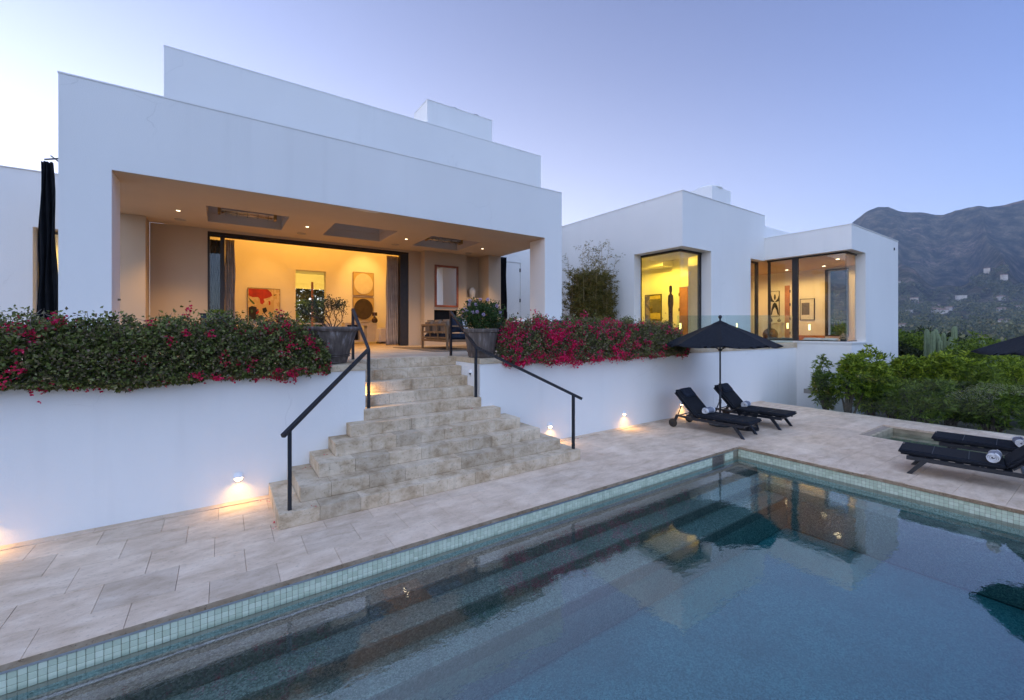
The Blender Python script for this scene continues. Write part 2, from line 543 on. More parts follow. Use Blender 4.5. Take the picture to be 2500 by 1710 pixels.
def room_light(name, loc, size, power, col, rot=None, parent=None):
    # recessed ceiling lamp: a small wide-beam spot just under the ceiling
    return spot_light(name, loc, (loc[0], loc[1], 0), power, col, 168, 0.35, parent, 0.0)

def spot_light(name, loc, target, power, col, angle=90, blend=0.6, parent=None, size=0.03):
    d = bpy.data.lights.new(name, 'SPOT')
    d.energy = power; d.color = col; d.spot_size = rad(angle); d.spot_blend = blend; d.shadow_soft_size = size
    o = bpy.data.objects.new(name, d); C.objects.link(o)
    o.location = loc
    o.rotation_euler = (Vector(loc) - Vector(target)).to_track_quat('Z', 'Y').to_euler()
    if parent:
        o.parent = parent; o.location = Vector(loc) - wloc(parent)
    return o

# ------------------------------------------------------------------ main dimensions (metres)
RI, TR = 0.1774, 0.2468            # stair riser and tread
T = 1.774                          # terrace level above the pool deck
YW = 6.768                         # face of the retaining wall
SX0, SX1 = 1.853, 3.92             # stair opening in that wall
SYT = YW + 4 * TR                  # top riser
YF, XL, XR = 9.565, -2.13, 8.34    # porch front
ZC, ZF = 4.962, 6.36               # porch ceiling, parapet
X1, Y1, Z1 = 11.77, 7.85, 6.62     # corner-window wing
X2, Y2, Z2 = 16.975, 5.16, 5.76    # far wing
PX, PY = 8.45, 4.41                # pool corner
WZ = -0.20                         # water level
DX = 14.35                         # far edge of the deck
# ------------------------------------------------------------------ terrain, mountain
def fbm2(x, y, oct=5, seed=0):
    r = np.random.default_rng(seed); out = np.zeros_like(x); amp = 1.0; tot = 0
    for o in range(oct):
        for k in range(5):
            a = r.uniform(0, 2 * np.pi); ph = r.uniform(0, 2 * np.pi); fr = 2.0 ** o * r.uniform(0.75, 1.3)
            out += amp * np.sin((x * math.cos(a) + y * math.sin(a)) * fr + ph) / 5 ** 0.5
        tot += amp; amp *= 0.52
    return out / tot

def terrain_height(r, az):
    """r metres from the camera, az degrees from +X"""
    ridge_az = np.array([-180, -60, -30, -10, 0, 3.6, 5.2, 6.2, 7.4, 9.3, 10.2, 11.6, 13.2, 14.0, 14.7, 15.6, 16.8, 18, 22, 28, 40, 60, 90, 180])
    ridge_t = np.array([.00, .02, .12, .175, .188, .195, .193, .189, .187, .190, .185, .193, .199, .209, .210, .206, .194, .18, .165, .15, .10, .05, .0, .0])
    rt = np.interp(az, ridge_az, ridge_t)
    x = r * np.cos(np.radians(az)); y = r * np.sin(np.radians(az))
    RM = 1800.0
    top = rt * RM + 2.0
    near = np.interp(r, [0, 16, 22, 40, 90, 200, 420, 700], [-2.2, -2.2, -2.4, -3.5, -7, -10, -2, 14])
    foot = np.interp(r, [420, 700, 950, 1150], [0, 0, 18, 40]) * np.clip(rt / .18, 0, 1.2)
    m = np.clip((r - 950) / (RM - 950), 0, 1)
    m = m ** 1.25
    gul = fbm2(x / 170, y / 170, 5, 3)
    rel = np.abs(fbm2(az / 2.1 + 0 * r, r / 900, 4, 9))
    h = near + foot * (1 - m) + top * m
    h = h + np.clip(m * (1.03 - m), 0, 1) * 4 * top * (0.17 * gul - 0.34 * rel) + m * 4 * fbm2(az / .5, az / .9, 4, 21)
    h = h + np.clip((r - 300) / 600, 0, 1) * (1 - m) * 5 * fbm2(x / 90, y / 90, 4, 5)
    back = np.clip((r - RM) / 1500, 0, 1)
    h = np.where(r > RM, top * (1 - 0.5 * back), h)
    return h

def build_terrain():
    az = np.unique(np.concatenate([np.arange(-180, -40, 4.0), np.arange(-40, 2, .8), np.arange(2, 20, .12), np.arange(20, 50, 1.0), np.arange(50, 180.1, 4)]))
    rr = np.concatenate([np.array([1.0, 10, 17, 22, 30, 45, 70, 110, 170, 250]), np.linspace(330, 900, 26), np.linspace(930, 1800, 90), np.array([1830.0, 1880.0])])
    A, R = np.meshgrid(az, rr, indexing='ij')
    Z = terrain_height(R, A)
    V = np.stack([R * np.cos(np.radians(A)), R * np.sin(np.radians(A)), Z], -1).reshape(-1, 3)
    n, m = len(az), len(rr)
    i, j = np.meshgrid(np.arange(n - 1), np.arange(m - 1), indexing='ij')
    a = (i * m + j).ravel()
    F = np.stack([a, a + 1, a + m + 1, a + m], 1)
    m_, nn, l, b = nodes_of('hillside')
    g = nn.new('ShaderNodeNewGeometry')
    f1 = pos_noise(nn, l, 0.03, 12, None, 0.74)
    c = ramp(nn, l, f1, [(0.30, (0.026, 0.032, 0.022)), (0.46, (0.085, 0.088, 0.050)), (0.57, (0.19, 0.165, 0.10)), (0.70, (0.36, 0.29, 0.20))])
    f2 = pos_noise(nn, l, 0.009, 10, (1, 1, 2.0), 0.72, 0.3)
    rock = ramp(nn, l, f2, [(0.54, (0, 0, 0)), (0.66, (.9, .9, .9))])
    sp = pos_noise(nn, l, 0.05, 6, None, 0.75)
    rk = mixc(nn, l, rock, ramp(nn, l, sp, [(0.45, (0, 0, 0)), (0.6, (1, 1, 1))]), 1.0, 'MULTIPLY')
    c = mixc(nn, l, c, (0.56, 0.38, 0.30), rk)
    l.new(c, b.inputs['Base Color'])
    b.inputs['Roughness'].default_value = 1.0
    b.inputs['Specular IOR Level'].default_value = 0.0
    bump(nn, l, b, pos_noise(nn, l, 0.07, 10, None, 0.8), 1.0, 22.0)
    o = np_mesh('hillside_terrain', V, F, 'hillside', None, 'structure', True)
    o['label'] = 'dark chaparral mountain and valley behind the garden'
    return o

build_terrain()

# local garden ground below the deck, beyond the glass fence
gd = MB()
gd.box(DX + 0.02, 60, -60, 5.0, -1.3, -0.45)
struct(gd.build('garden_ground', 'ground_soil'))
gd = MB(); gd.box(DX + 0.02, X2 + 0.0, 5.0, YW + 1.0, -1.3, -0.47)
struct(gd.build('side_yard_ground', 'ground_soil'))

# ------------------------------------------------------------------ pool deck: paving slab by slab
SPX0, SPX1, SPY0, SPY1 = 11.55, 13.28, -1.5, 3.22       # spa opening
deck = MB()
deck.gwall('z', -14, DX, -6.0, YW + 0.3, -0.9, -0.035, [(-9.15, PX + .15, 0.05, PY + .15), (SPX0 - .06, SPX1 + .06, SPY0 - .06, SPY1 + .06)])
deck_o = struct(deck.build('pool_deck', 'grout'))
SW, SD, G = 0.535, 0.494, 0.0028
rows = []
y = YW - 0.125
ys = [y]
for dpt in (0.40, 0.494, 0.494, 0.494): ys.append(ys[-1] - dpt)
ys.append(PY - 0.02)
ys[-1] = PY - 0.022
while ys[-1] > -4.0: ys.append(ys[-1] - 0.494)
slabs = []
# narrow plinth strip along the wall
x = -9.0; k = 0
while x < DX:
    L = 0.60
    slabs.append((x, min(x + L, DX + .03), ys[0], YW + 0.004, 'strip'))
    x += L
for r_ in range(len(ys) - 1):
    ya, yb = ys[r_ + 1], ys[r_]
    off = (-0.035, -0.32, -0.062, -0.34, -0.09)[r_ % 5]
    nx0 = math.floor((-9.0 - off) / SW)
    for q in range(nx0, 60):
        xa = off + q * SW; xb = xa + SW
        if xa >= DX + 0.02: break
        xb = min(xb, DX + 0.03)
        if xb - xa < 0.05: continue
        over_pool = yb <= PY + 0.01
        if over_pool:
            if xb <= PX + 0.03: continue
            xa = max(xa, PX - 0.022)
        # cut out the spa
        if ya < SPY1 - 0.01 and yb > SPY0 + 0.01 and xb > SPX0 and xa < SPX1:
            if xa < SPX0: slabs.append((xa, SPX0 + 0.02, ya, yb, 's'))
            if xb > SPX1: slabs.append((SPX1 - 0.02, xb, ya, yb, 's'))
            continue
        slabs.append((xa, xb, ya, yb, 's'))
def seen_size(s):
    cx, cy = (s[0] + s[1]) / 2, (s[2] + s[3]) / 2
    d = .565 * cx + .825 * cy; rt = .825 * cx - .565 * cy
    if d < 1 or abs(rt / d) > 1.28: return 0.0
    return (s[1] - s[0]) * (s[3] - s[2]) / d ** 3
slabs.sort(key=lambda s: -seen_size(s))
rest = MB()
for i, (xa, xb, ya, yb, kd) in enumerate(slabs):
    dz = rng.uniform(-0.0012, 0.0012)
    if i < 300:
        b = MB().cbox(xa + G / 2, xb - G / 2, ya + G / 2, yb - G / 2, -0.05, dz + (0.012 if kd == 'strip' else 0), 0.0022)
        b.build('paving_slab' if kd == 's' else 'plinth_slab', 'deck_stone', deck_o)
    else:
        rest.box(xa + G / 2, xb - G / 2, ya + G / 2, yb - G / 2, -0.05, dz + (0.012 if kd == 'strip' else 0))
stuff(rest.build('more_paving_slabs', 'deck_stone', deck_o))

# rough sawn front edge of the coping, its shade put into a darker colour
ce_ = MB(); ce_.box(-9, PX - .024, PY - .0265, PY - .0205, -.0485, -.005); ce_.build('coping_edge_shaded', 'coping_face_shaded', deck_o)
ce_ = MB(); ce_.box(PX - .0265, PX - .0205, .2, PY - .024, -.0485, -.005); ce_.build('coping_edge_shaded', 'coping_face_shaded', deck_o)

# ------------------------------------------------------------------ pool basin
def pebble(name, lo, hi):
    m, n, l, b = nodes_of(name)
    g = n.new('ShaderNodeNewGeometry')
    v = n.new('ShaderNodeTexVoronoi'); v.inputs['Scale'].default_value = 75
    l.new(g.outputs['Position'], v.inputs['Vector'])
    sp = n.new('ShaderNodeSeparateColor'); l.new(v.outputs['Color'], sp.inputs[0])
    c = ramp(n, l, sp.outputs[0], [(0, lo), (0.6, tuple((a + b_) / 2 for a, b_ in zip(lo, hi))), (1, hi)])
    big = pos_noise(n, l, 1.5, 4)
    c = mixc(n, l, c, tuple(a * 0.7 for a in lo), ramp(n, l, big, [(0.4, (0, 0, 0)), (0.8, (.5, .5, .5))]))
    l.new(c, b.inputs['Base Color']); b.inputs['Roughness'].default_value = 0.9
    bump(n, l, b, v.outputs['Distance'], 0.5, 0.01)
pebble('pebble', (0.14, 0.135, 0.115), (0.42, 0.40, 0.34))
pebble('pebble_floor', (0.10, 0.20, 0.19), (0.32, 0.50, 0.47))
pebble('pebble_brown', (0.19, 0.13, 0.095), (0.52, 0.40, 0.31))
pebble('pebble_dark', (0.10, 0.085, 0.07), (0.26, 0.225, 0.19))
basin = MB()
ZP = -1.15
basin.box(-9, PX, 0.2, PY, ZP - .1, ZP)                                  # floor
basin.box(-9, PX + .25, PY + 0.003, PY + .2, ZP - .1, -0.215)              # long wall below the tiles
basin.box(PX + .003, PX + .2, 0.2, PY + .002, ZP - .1, -0.215)
basin.box(-9.2, PX + .2, 0.0, 0.2, ZP - .1, -0.06)
basin.box(-9.2, -9.0, 0.0, PY, ZP - .1, -0.06)
basin_o = struct(basin.build('pool_basin', 'pebble_floor'))
ZS = [(-0.29, 0.36), (-0.44, 0.66), (-0.60, 1.02)]                        # entry steps along the long wall
for z_, w_ in ZS:
    st = MB(); st.cbox(-9, PX - .001, PY - w_, PY - 0.001, ZP, z_, 0.03)
    st.build('underwater_step', 'pebble_brown' if w_ < .5 else 'pebble', basin_o)
    nz = MB(); nz.box(-9, PX - .002, PY - w_ - .012, PY - w_ + .018, z_ - 0.135, z_ - .012)  # darker band along the front edge of each step
    nz.build('step_edge_band', 'pebble_dark', basin_o)
lg = MB(); lg.cbox(PX - 0.34, PX - .001, 0.2, PY - .37, ZP, -0.42, 0.03)
lg.build('underwater_ledge', 'pebble', basin_o)
for (gx, gy) in ((8.28, 1.22), (8.29, 2.23)):
    gr = MB().lathe([(0.0, 0.03), (0.09, 0.03), (0.115, 0.0)], gx, gy, -.419, 20)
    for q in range(8):
        a = q * math.pi / 4
        gr.box(gx + .055 * math.cos(a) - .012, gx + .055 * math.cos(a) + .012, gy + .055 * math.sin(a) - .012, gy + .055 * math.sin(a) + .012, -.389, -.383)
    tag(gr.build('drain_grate', 'speaker_grille'), ('round pale drain cover on the underwater ledge at the right edge', 'round pale drain cover on the underwater ledge nearer the far corner')[gy > 2], 'drain', 'pool drain covers')

# waterline tiles
m_, nn, l, b = nodes_of('glass_tile')
oi = nn.new('ShaderNodeObjectInfo'); gg = nn.new('ShaderNodeNewGeometry')
sm = nn.new('ShaderNodeMath'); sm.operation = 'ADD'
l.new(oi.outputs['Random'], sm.inputs[0]); l.new(gg.outputs['Random Per Island'], sm.inputs[1])
fr = nn.new('ShaderNodeMath'); fr.operation = 'FRACT'; l.new(sm.outputs[0], fr.inputs[0])
l.new(ramp(nn, l, fr.outputs[0], [(0, (0.50, 0.58, 0.44)), (0.5, (0.60, 0.68, 0.53)), (1, (0.68, 0.75, 0.60))]), b.inputs['Base Color'])
b.inputs['Roughness'].default_value = 0.18
plain('tile_grout', (0.30, 0.28, 0.21), 0.9, var=0.2)
bb = MB(); bb.box(-9, PX + .2, PY - .0, PY + .2, -0.26, -0.036)
tb = tag(thing('waterline_tile_band', 'pale green glass tile band along the long pool side', 'tile band', (0, PY, -0.1)), None, None)
bb.build('backing', 'tile_grout', tb)
tb2 = thing('waterline_tile_band', 'pale green glass tile band along the far end of the pool', 'tile band', (PX, 0, -0.1))
bb = MB(); bb.box(PX, PX + .19, 0.2, PY - .001, -0.26, -0.0355); bb.build('backing', 'tile_grout', tb2)
tile_me = MB().cbox(-.0232, .0232, -.006, .006, -.0232, .0232, 0.003).build('tile', 'glass_tile').data
bpy.data.objects.remove(bpy.data.objects['tile'])
tile_me2 = MB().cbox(-.006, .006, -.0232, .0232, -.0232, .0232, 0.003).build('tile', 'glass_tile').data
bpy.data.objects.remove(bpy.data.objects['tile'])
SKX0, SKX1 = 7.55, 7.92
cnt = 0
mt = MB()
TS = 0.0492
for q in range(0, 200):
    tx = -1.55 + q * TS
    if tx > PX - .02: break
    if SKX0 - .03 < tx < SKX1 + .03: continue
    for k in range(3):
        tz = -0.101 - k * TS
        if cnt < 300:
            o = bpy.data.objects.new('tile', tile_me); C.objects.link(o); o.parent = tb
            o.location = Vector((tx, PY - .002, tz)) - tb.location; cnt += 1
        else:
            mt.cbox(tx - .0232, tx + .0232, PY - .008, PY + .004, tz - .0232, tz + .0232, 0.003)
for q in range(1, 60):                                                     # out of view to the left
    tx = -1.55 - q * TS
    for k in range(3): mt.box(tx - .0232, tx + .0232, PY - .008, PY + .004, -0.101 - k * TS - .0232, -0.101 - k * TS + .0232)
stuff(mt.build('more_tiles', 'glass_tile', tb))
cnt = 0; mt = MB()
for q in range(0, 84):
    ty = PY - .03 - q * TS
    if ty < 0.25: break
    for k in range(3):
        tz = -0.085 - k * TS
        if cnt < 240:
            o = bpy.data.objects.new('tile', tile_me2); C.objects.link(o); o.parent = tb2
            o.location = Vector((PX + .002, ty, tz)) - tb2.location; cnt += 1
        else: mt.cbox(PX - .004, PX + .008, ty - .0232, ty + .0232, tz - .0232, tz + .0232, 0.003)
stuff(mt.build('more_tiles', 'glass_tile', tb2))
ck = MB(); ck.box(-9, PX - 0.001, PY - .014, PY + .004, -0.0735, -0.0515)
tag(ck.build('cover_track', 'steel'), 'thin steel pool cover track under the long coping', 'track')
sk = thing('skimmer_opening', 'dark rectangular skimmer slot in the tiles near the pool corner', 'skimmer', (7.73, PY, -.15))
k_ = MB(); k_.box(SKX0, SKX1, PY - .004, PY + .002, -.26, -.075); k_.build('throat', 'pebble_dark', sk)
k_ = MB(); k_.box(SKX0 - .015, SKX0, PY - .009, PY + .002, -.26, -.075); k_.box(SKX1, SKX1 + .015, PY - .009, PY + .002, -.26, -.075); k_.build('frame', 'tile_grout', sk)

# water
def water(name, ripple):
    m, n, l, b = nodes_of(name)
    n.remove(b)
    f = thin_fresnel(n, l, 3.0)
    g = n.new('ShaderNodeBsdfGlossy'); g.inputs['Roughness'].default_value = 0.0
    t = n.new('ShaderNodeBsdfTransparent'); t.inputs[0].default_value = (0.95, 0.99, 0.98, 1)
    bp = n.new('ShaderNodeBump'); bp.inputs['Strength'].default_value = ripple; bp.inputs['Distance'].default_value = 0.02
    s1 = pos_noise(n, l, 5.5, 3, (1, 1.6, 1)); s2 = pos_noise(n, l, 28, 2)
    ad = n.new('ShaderNodeMath'); ad.operation = 'MULTIPLY_ADD'; ad.inputs[1].default_value = 0.16
    l.new(s2, ad.inputs[0]); l.new(s1, ad.inputs[2])
    l.new(ad.outputs[0], bp.inputs['Height'])
    l.new(bp.outputs[0], g.inputs['Normal']); l.new(bp.outputs[0], f.inputs['Normal'])
    mx = n.new('ShaderNodeMixShader')
    l.new(f.outputs[0], mx.inputs[0]); l.new(t.outputs[0], mx.inputs[1]); l.new(g.outputs[0], mx.inputs[2])
    l.new(mx.outputs[0], n['Material Output'].inputs[0])
    va = n.new('ShaderNodeVolumeAbsorption')
    va.inputs['Color'].default_value = (0.25, 0.78, 0.84, 1); va.inputs['Density'].default_value = 0.75
    l.new(va.outputs[0], n['Material Output'].inputs['Volume'])
water('pool_water', 0.05)
w = MB(); w.box(-9.05, PX + .05, 0.15, PY + .05, ZP - .05, WZ)
wo = struct(w.build('pool_water', 'pool_water'))

# spa
sp = MB()
sp.box(SPX0 - .1, SPX1 + .1, SPY0 - .1, SPY1 + .1, -0.85, -0.75)
sp.box(SPX0 - .1, SPX0, SPY0 - .1, SPY1 + .1, -0.75, -0.04); sp.box(SPX1, SPX1 + .1, SPY0 - .1, SPY1 + .1, -0.75, -0.04)
sp.box(SPX0, SPX1, SPY1, SPY1 + .1, -0.75, -0.04); sp.box(SPX0, SPX1, SPY0 - .1, SPY0, -0.75, -0.04)
plain('spa_stone', (0.42, 0.35, 0.24), 0.8, var=0.3, scale=5)
spo = struct(sp.build('spa_basin', 'spa_stone'))
sb = MB(); sb.cbox(SPX0, SPX1, SPY1 - .35, SPY1 - .001, -0.75, -0.33, 0.02); sb.build('bench', 'spa_stone', spo)
w = MB(); w.box(SPX0 - .05, SPX1 + .05, SPY0 - .05, SPY1 + .05, -0.80, -0.14)
struct(w.build('spa_water', 'pool_water'))
# ------------------------------------------------------------------ retaining walls, cap stones, terrace
def cap_run(parent, x0, x1, z1=T - 0.008, z0=1.672, yb=YW + 0.34, seed=1):
    rr = random.Random(seed); x = x0
    while x < x1 - 0.02:
        L = min(rr.uniform(0.55, 0.95), x1 - x)
        if x1 - x - L < 0.25: L = x1 - x
        MB().cbox(x + .002, x + L - .002, YW - .022, yb, z0, z1 + rr.uniform(-.002, .002), 0.004).build('cap_stone', 'cap_stone', parent)
        x += L
lw = thing('retaining_wall', 'long white retaining wall left of the stone stairs', 'wall', (-3, YW, 0))
MB().box(-10, SX0, YW, SYT + .04, -0.5, 1.671).build('wall_body', 'stucco', lw)
cap_run(lw, -5.0, SX0 + .012, seed=3)
MB().cbox(SX0 - .35, SX0 + .012, YW + .344, SYT - .004, 1.672, T - .008, .004).build('cap_stone', 'cap_stone', lw)
rw = thing('retaining_wall', 'white retaining wall right of the stone stairs behind the sunbeds', 'wall', (9, YW, 0))
MB().box(SX1, X2 + .02, YW, SYT + .04, -1.3, 1.671).build('wall_body', 'stucco', rw)
cap_run(rw, SX1 - .012, 10.2, seed=5)
cap_run(rw, 10.204, X2 - .002, T + .075, 1.672, YW + .22, seed=6)
MB().cbox(SX1 - .012, SX1 + .35, YW + .344, SYT - .004, 1.672, T - .008, .004).build('cap_stone', 'cap_stone', rw)
ap = tag(MB().cbox(11.62, 11.90, YW - .006, YW + .01, 0.16, 0.50, .003).build('access_panel', 'stucco'), 'small flush white access panel low on the wall behind the parasol pole', 'panel')
vn = thing('wall_vent', 'narrow recessed grey wall vent right of the sunbeds near the hedge', 'vent', (X2, 6.37, .15))
MB().gwall('y', 6.17, 6.57, 0.04, 0.26, X2 - .012, X2 + .004, [(6.20, 6.54, .07, .23)]).build('frame', 'stucco', vn)
MB().box(X2 - .006, X2 + .003, 6.20, 6.54, .07, .23).build('recess', 'speaker_grille', vn)

# terrace
tf = MB()
tf.box(-10, SX0, SYT + .04, 13.72, 1.5, T - .03); tf.box(-10, SX0, YW + .345, SYT + .04, 1.671, T - .03)
tf.box(SX0, SX1, SYT + .02, 13.72, 1.5, T - .03)
tf.box(SX1, X2 + .05, SYT + .04, 13.72, 1.5, T - .03); tf.box(SX1, X2, YW + .345, SYT + .04, 1.671, T - .03)
terr = struct(tf.build('terrace_floor', 'grout'))
TW = 0.6
more = MB()
for a in range(-8, 28):
    for b_ in range(0, 11):
        xa = a * TW; ya = SYT + .25 + b_ * TW; yb = min(ya + TW, 13.70)
        if yb - ya < .05: continue
        if 0.0 <= xa <= 7.5: MB().cbox(xa + .002, xa + TW - .002, ya + .002, yb - .002, T - .04, T + rng.uniform(-.001, .001), .003).build('terrace_tile', 'terrace_stone', terr)
        else: more.box(xa + .002, xa + TW - .002, ya + .002, yb - .002, T - .04, T)
for a in range(-8, 28):
    xa = a * TW; ya, yb = YW + .345, SYT + .248
    if xa + TW <= SX0 - .34 or xa >= SX1 + .34: more.box(xa + .002, xa + TW - .002, ya, yb, T - .04, T)
more.box(SX0 - .36, SX0, SYT + .0, SYT + .246, T - .04, T); more.box(SX1, SX1 + .5, SYT, SYT + .246, T - .04, T)
stuff(more.build('more_terrace_tiles', 'terrace_stone', terr))

# ------------------------------------------------------------------ stone staircase, block by block
stair = thing('staircase', 'flared stone staircase of ten steps rising to the terrace', 'staircase', (2.89, 5.53, 0))
fill = MB()
srng = random.Random(21)
for i in range(1, 11):
    yf = YW - (6 - i) * TR - .012
    yb = yf + TR + 0.03
    z0, z1 = (i - 1) * RI, i * RI
    if i <= 6:
        xa, xb = 0.537 + .2575 * (i - 1), 5.256 - .262 * (i - 1)
        if i == 6: xa, xb = SX0 - .025, SX1 + .022
    else: xa, xb = SX0 + .001, SX1 - .001
    if i == 6: yb = yf + TR + .03
    x = xa
    lens = []
    while x < xb - .001:
        L = srng.choice([0.40, 0.44, 0.46, 0.48, 0.50, 0.36])
        if i in (6, 9) and len(lens) == 1 and srng.random() < .6: L = 0.14
        if xb - x - L < 0.2: L = xb - x
        lens.append((x, x + L)); x += L
    ybk = YW + .002 if i <= 5 else yb
    for (a, b_) in lens:
        y_end = yb if (i <= 5 or i >= 6) else yb
        if i == 10: y_end = yf + 0.27
        MB().cbox(a + .0015, b_ - .0015, yf, y_end, z0 + .0015, z1 - .0005 + srng.uniform(-.001, .001), 0.003).build('step_block', 'step_stone', stair)
    if i <= 5:
        # side returns back to the wall
        MB().cbox(xa + .001, xa + .262, yb + .001, YW - .001, z0 + .0015, z1 - .001, .0045).build('step_block', 'step_stone', stair)
        MB().cbox(xb - .266, xb - .001, yb + .001, YW - .001, z0 + .0015, z1 - .001, .0045).build('step_block', 'step_stone', stair)
        fill.box(xa + .27, xb - .27, yb + .002, YW - .002, z0, z1 - .004)
    else:
        fill.box(SX0 + .003, SX1 - .003, max(yb, YW + .002) + .002, SYT + .2, z0, z1 - .006)
fill.build('core', 'grout', stair)
# fallen leaves and blossom on the steps and the deck
leafm = MB()
for (lx, ly, lz) in [(.49, 5.75, .006), (.50, 5.62, .006), (.40, 6.6, .006), (.52, 6.5, .006), (.95, 6.55, 2 * RI), (1.05, 6.6, 2 * RI), (1.2, 6.45, 3 * RI), (1.42, 6.5, 3 * RI), (1.38, 6.62, 3 * RI), (.9, 5.55, RI), (3.0, 6.1, 4 * RI + .001), (4.35, 5.85, RI), (3.95, 5.9, 3 * RI), (4.6, 6.6, .006), (6.2, 6.6, .006), (3.7, 6.68, 5 * RI)]:
    for q in range(2):
        a = rng.uniform(0, 6.28); s_ = rng.uniform(.010, .018); ox, oy = rng.uniform(-.03, .03), rng.uniform(-.03, .03)
        c_, d_ = math.cos(a) * s_, math.sin(a) * s_
        leafm.quad((lx + ox - c_, ly + oy - d_, lz + .003), (lx + ox + d_ * .6, ly + oy - c_ * .6, lz + .012), (lx + ox + c_, ly + oy + d_, lz + .004), (lx + ox - d_ * .6, ly + oy + c_ * .6, lz + .009))
tag(leafm.build('fallen_leaves', 'boug_flower_dim'), 'scattered fallen leaves on the stairs and paving', 'leaves', kind='stuff')

# ------------------------------------------------------------------ main house
mh = thing('main_house', 'large white stucco house with deep lit porch above the stairs', 'house', (3.1, YF, T))
f = MB()
f.gwall('x', XL, XR, T - .02, ZF, YF, YF + .72, [(-1.51, 7.70, T - .03, ZC)])
f.build('porch_front', 'stucco', mh)
MB().box(XL - .008, XR + .008, YF - .008, YF + .74, ZF + .001, ZF + .026).build('parapet_cap', 'stucco', mh)
# porch ceiling slab with three skylight wells
RC = [(-.28, 1.31), (2.33, 3.92), (4.93, 6.51)]
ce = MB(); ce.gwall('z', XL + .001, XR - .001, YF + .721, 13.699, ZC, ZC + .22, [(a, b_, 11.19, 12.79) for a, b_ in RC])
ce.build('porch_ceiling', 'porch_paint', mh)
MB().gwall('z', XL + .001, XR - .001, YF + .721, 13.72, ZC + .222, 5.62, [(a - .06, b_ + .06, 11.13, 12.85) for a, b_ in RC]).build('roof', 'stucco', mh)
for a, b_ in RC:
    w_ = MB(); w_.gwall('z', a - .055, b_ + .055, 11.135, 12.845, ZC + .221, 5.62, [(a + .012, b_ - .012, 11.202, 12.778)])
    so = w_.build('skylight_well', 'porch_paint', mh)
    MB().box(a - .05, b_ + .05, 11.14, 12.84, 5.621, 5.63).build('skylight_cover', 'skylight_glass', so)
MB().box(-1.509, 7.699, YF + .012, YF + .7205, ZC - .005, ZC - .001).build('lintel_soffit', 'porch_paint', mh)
z_ = ZC - .0065
pt = MB(); pt.poly([(2.26, YF + .014, z_), (2.98, YF + .014, z_), (2.90, YF + .13, z_), (2.74, YF + .17, z_), (2.58, YF + .15, z_), (2.40, YF + .09, z_)])
pt.build('plaster_patch', 'patch', mh)
# porch back walls
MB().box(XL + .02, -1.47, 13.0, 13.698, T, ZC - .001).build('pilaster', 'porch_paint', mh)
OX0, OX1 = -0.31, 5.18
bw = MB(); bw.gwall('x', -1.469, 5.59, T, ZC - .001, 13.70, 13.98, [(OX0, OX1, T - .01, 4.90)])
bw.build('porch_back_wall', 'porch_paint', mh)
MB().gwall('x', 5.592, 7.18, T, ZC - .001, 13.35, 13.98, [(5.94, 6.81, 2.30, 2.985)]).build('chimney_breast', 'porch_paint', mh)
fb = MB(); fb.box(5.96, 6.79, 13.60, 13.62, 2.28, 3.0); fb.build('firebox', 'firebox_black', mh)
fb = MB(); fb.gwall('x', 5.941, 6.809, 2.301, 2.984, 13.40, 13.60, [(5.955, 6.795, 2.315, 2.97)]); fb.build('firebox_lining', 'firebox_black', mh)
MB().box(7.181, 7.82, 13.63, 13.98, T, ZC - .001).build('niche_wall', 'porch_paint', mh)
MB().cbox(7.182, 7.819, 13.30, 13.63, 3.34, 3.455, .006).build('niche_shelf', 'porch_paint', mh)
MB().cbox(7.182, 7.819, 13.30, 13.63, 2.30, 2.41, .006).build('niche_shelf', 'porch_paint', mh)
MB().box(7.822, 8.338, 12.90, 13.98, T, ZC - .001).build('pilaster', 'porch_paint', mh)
# upper hall block behind the porch
UX0, UX1, UZ, UY1 = -1.20, 10.83, 9.43, 19.2
DZ0, DX0, DX1 = 4.98, 9.10, 9.80
ub = MB()
ub.gwall('x', UX0, UX1, ZC, UZ, 13.72, 13.98, [])
ub.build('upper_wall', 'stucco', mh)
ub = MB(); ub.gwall('x', 8.34, UX1, T, ZC, 13.721, 13.98, [(DX0, DX1, T - .01, DZ0 - .02)]); ub.build('door_wall', 'stucco', mh)
MB().box(UX1 - .26, UX1, 13.98, UY1, T, UZ).build('side_wall', 'stucco', mh)
MB().box(UX0, UX0 + .26, 13.98, UY1, T, UZ).build('side_wall', 'stucco', mh)
MB().box(UX0, UX1, 13.98, UY1, 7.6, UZ - .25).build('roof', 'stucco', mh)
MB().box(UX0 - .008, UX1 + .008, 13.712, 14.0, UZ + .001, UZ + .03).build('parapet_cap', 'stucco', mh)
d = MB().box(DX0 + .01, DX1 - .01, 13.74, 13.79, T + .01, DZ0 - .03).build('service_door', 'stucco', mh)
d['label'] = 'tall flush white door with black hinges'
for z_ in (2.25, 3.4, 4.6): MB().cbox(DX1 - .035, DX1 + .01, 13.712, 13.745, z_, z_ + .14, .004).build('hinge', 'black_metal', d)
MB().cbox(DX0 + .04, DX0 + .06, 13.70, 13.74, 2.75, 3.0, .004).build('handle', 'black_metal', d)
ch = MB(); ch.box(6.61, 9.58, 15.5, 16.87, 8.9, 11.28)
cho = ch.build('chimney', 'stucco', mh)
MB().box(6.595, 9.595, 15.485, 16.885, 11.281, 11.30).build('chimney_cap', 'stucco', cho)
for cx in (7.98, 9.02): MB().lathe([(.20, 0), (.20, .14), (.27, .15), (.25, .24), (.0, .34)], cx, 16.1, 11.30, 20).build('flue_cowl', 'steel' if cx < 8.5 else 'hinge_metal', cho, True)

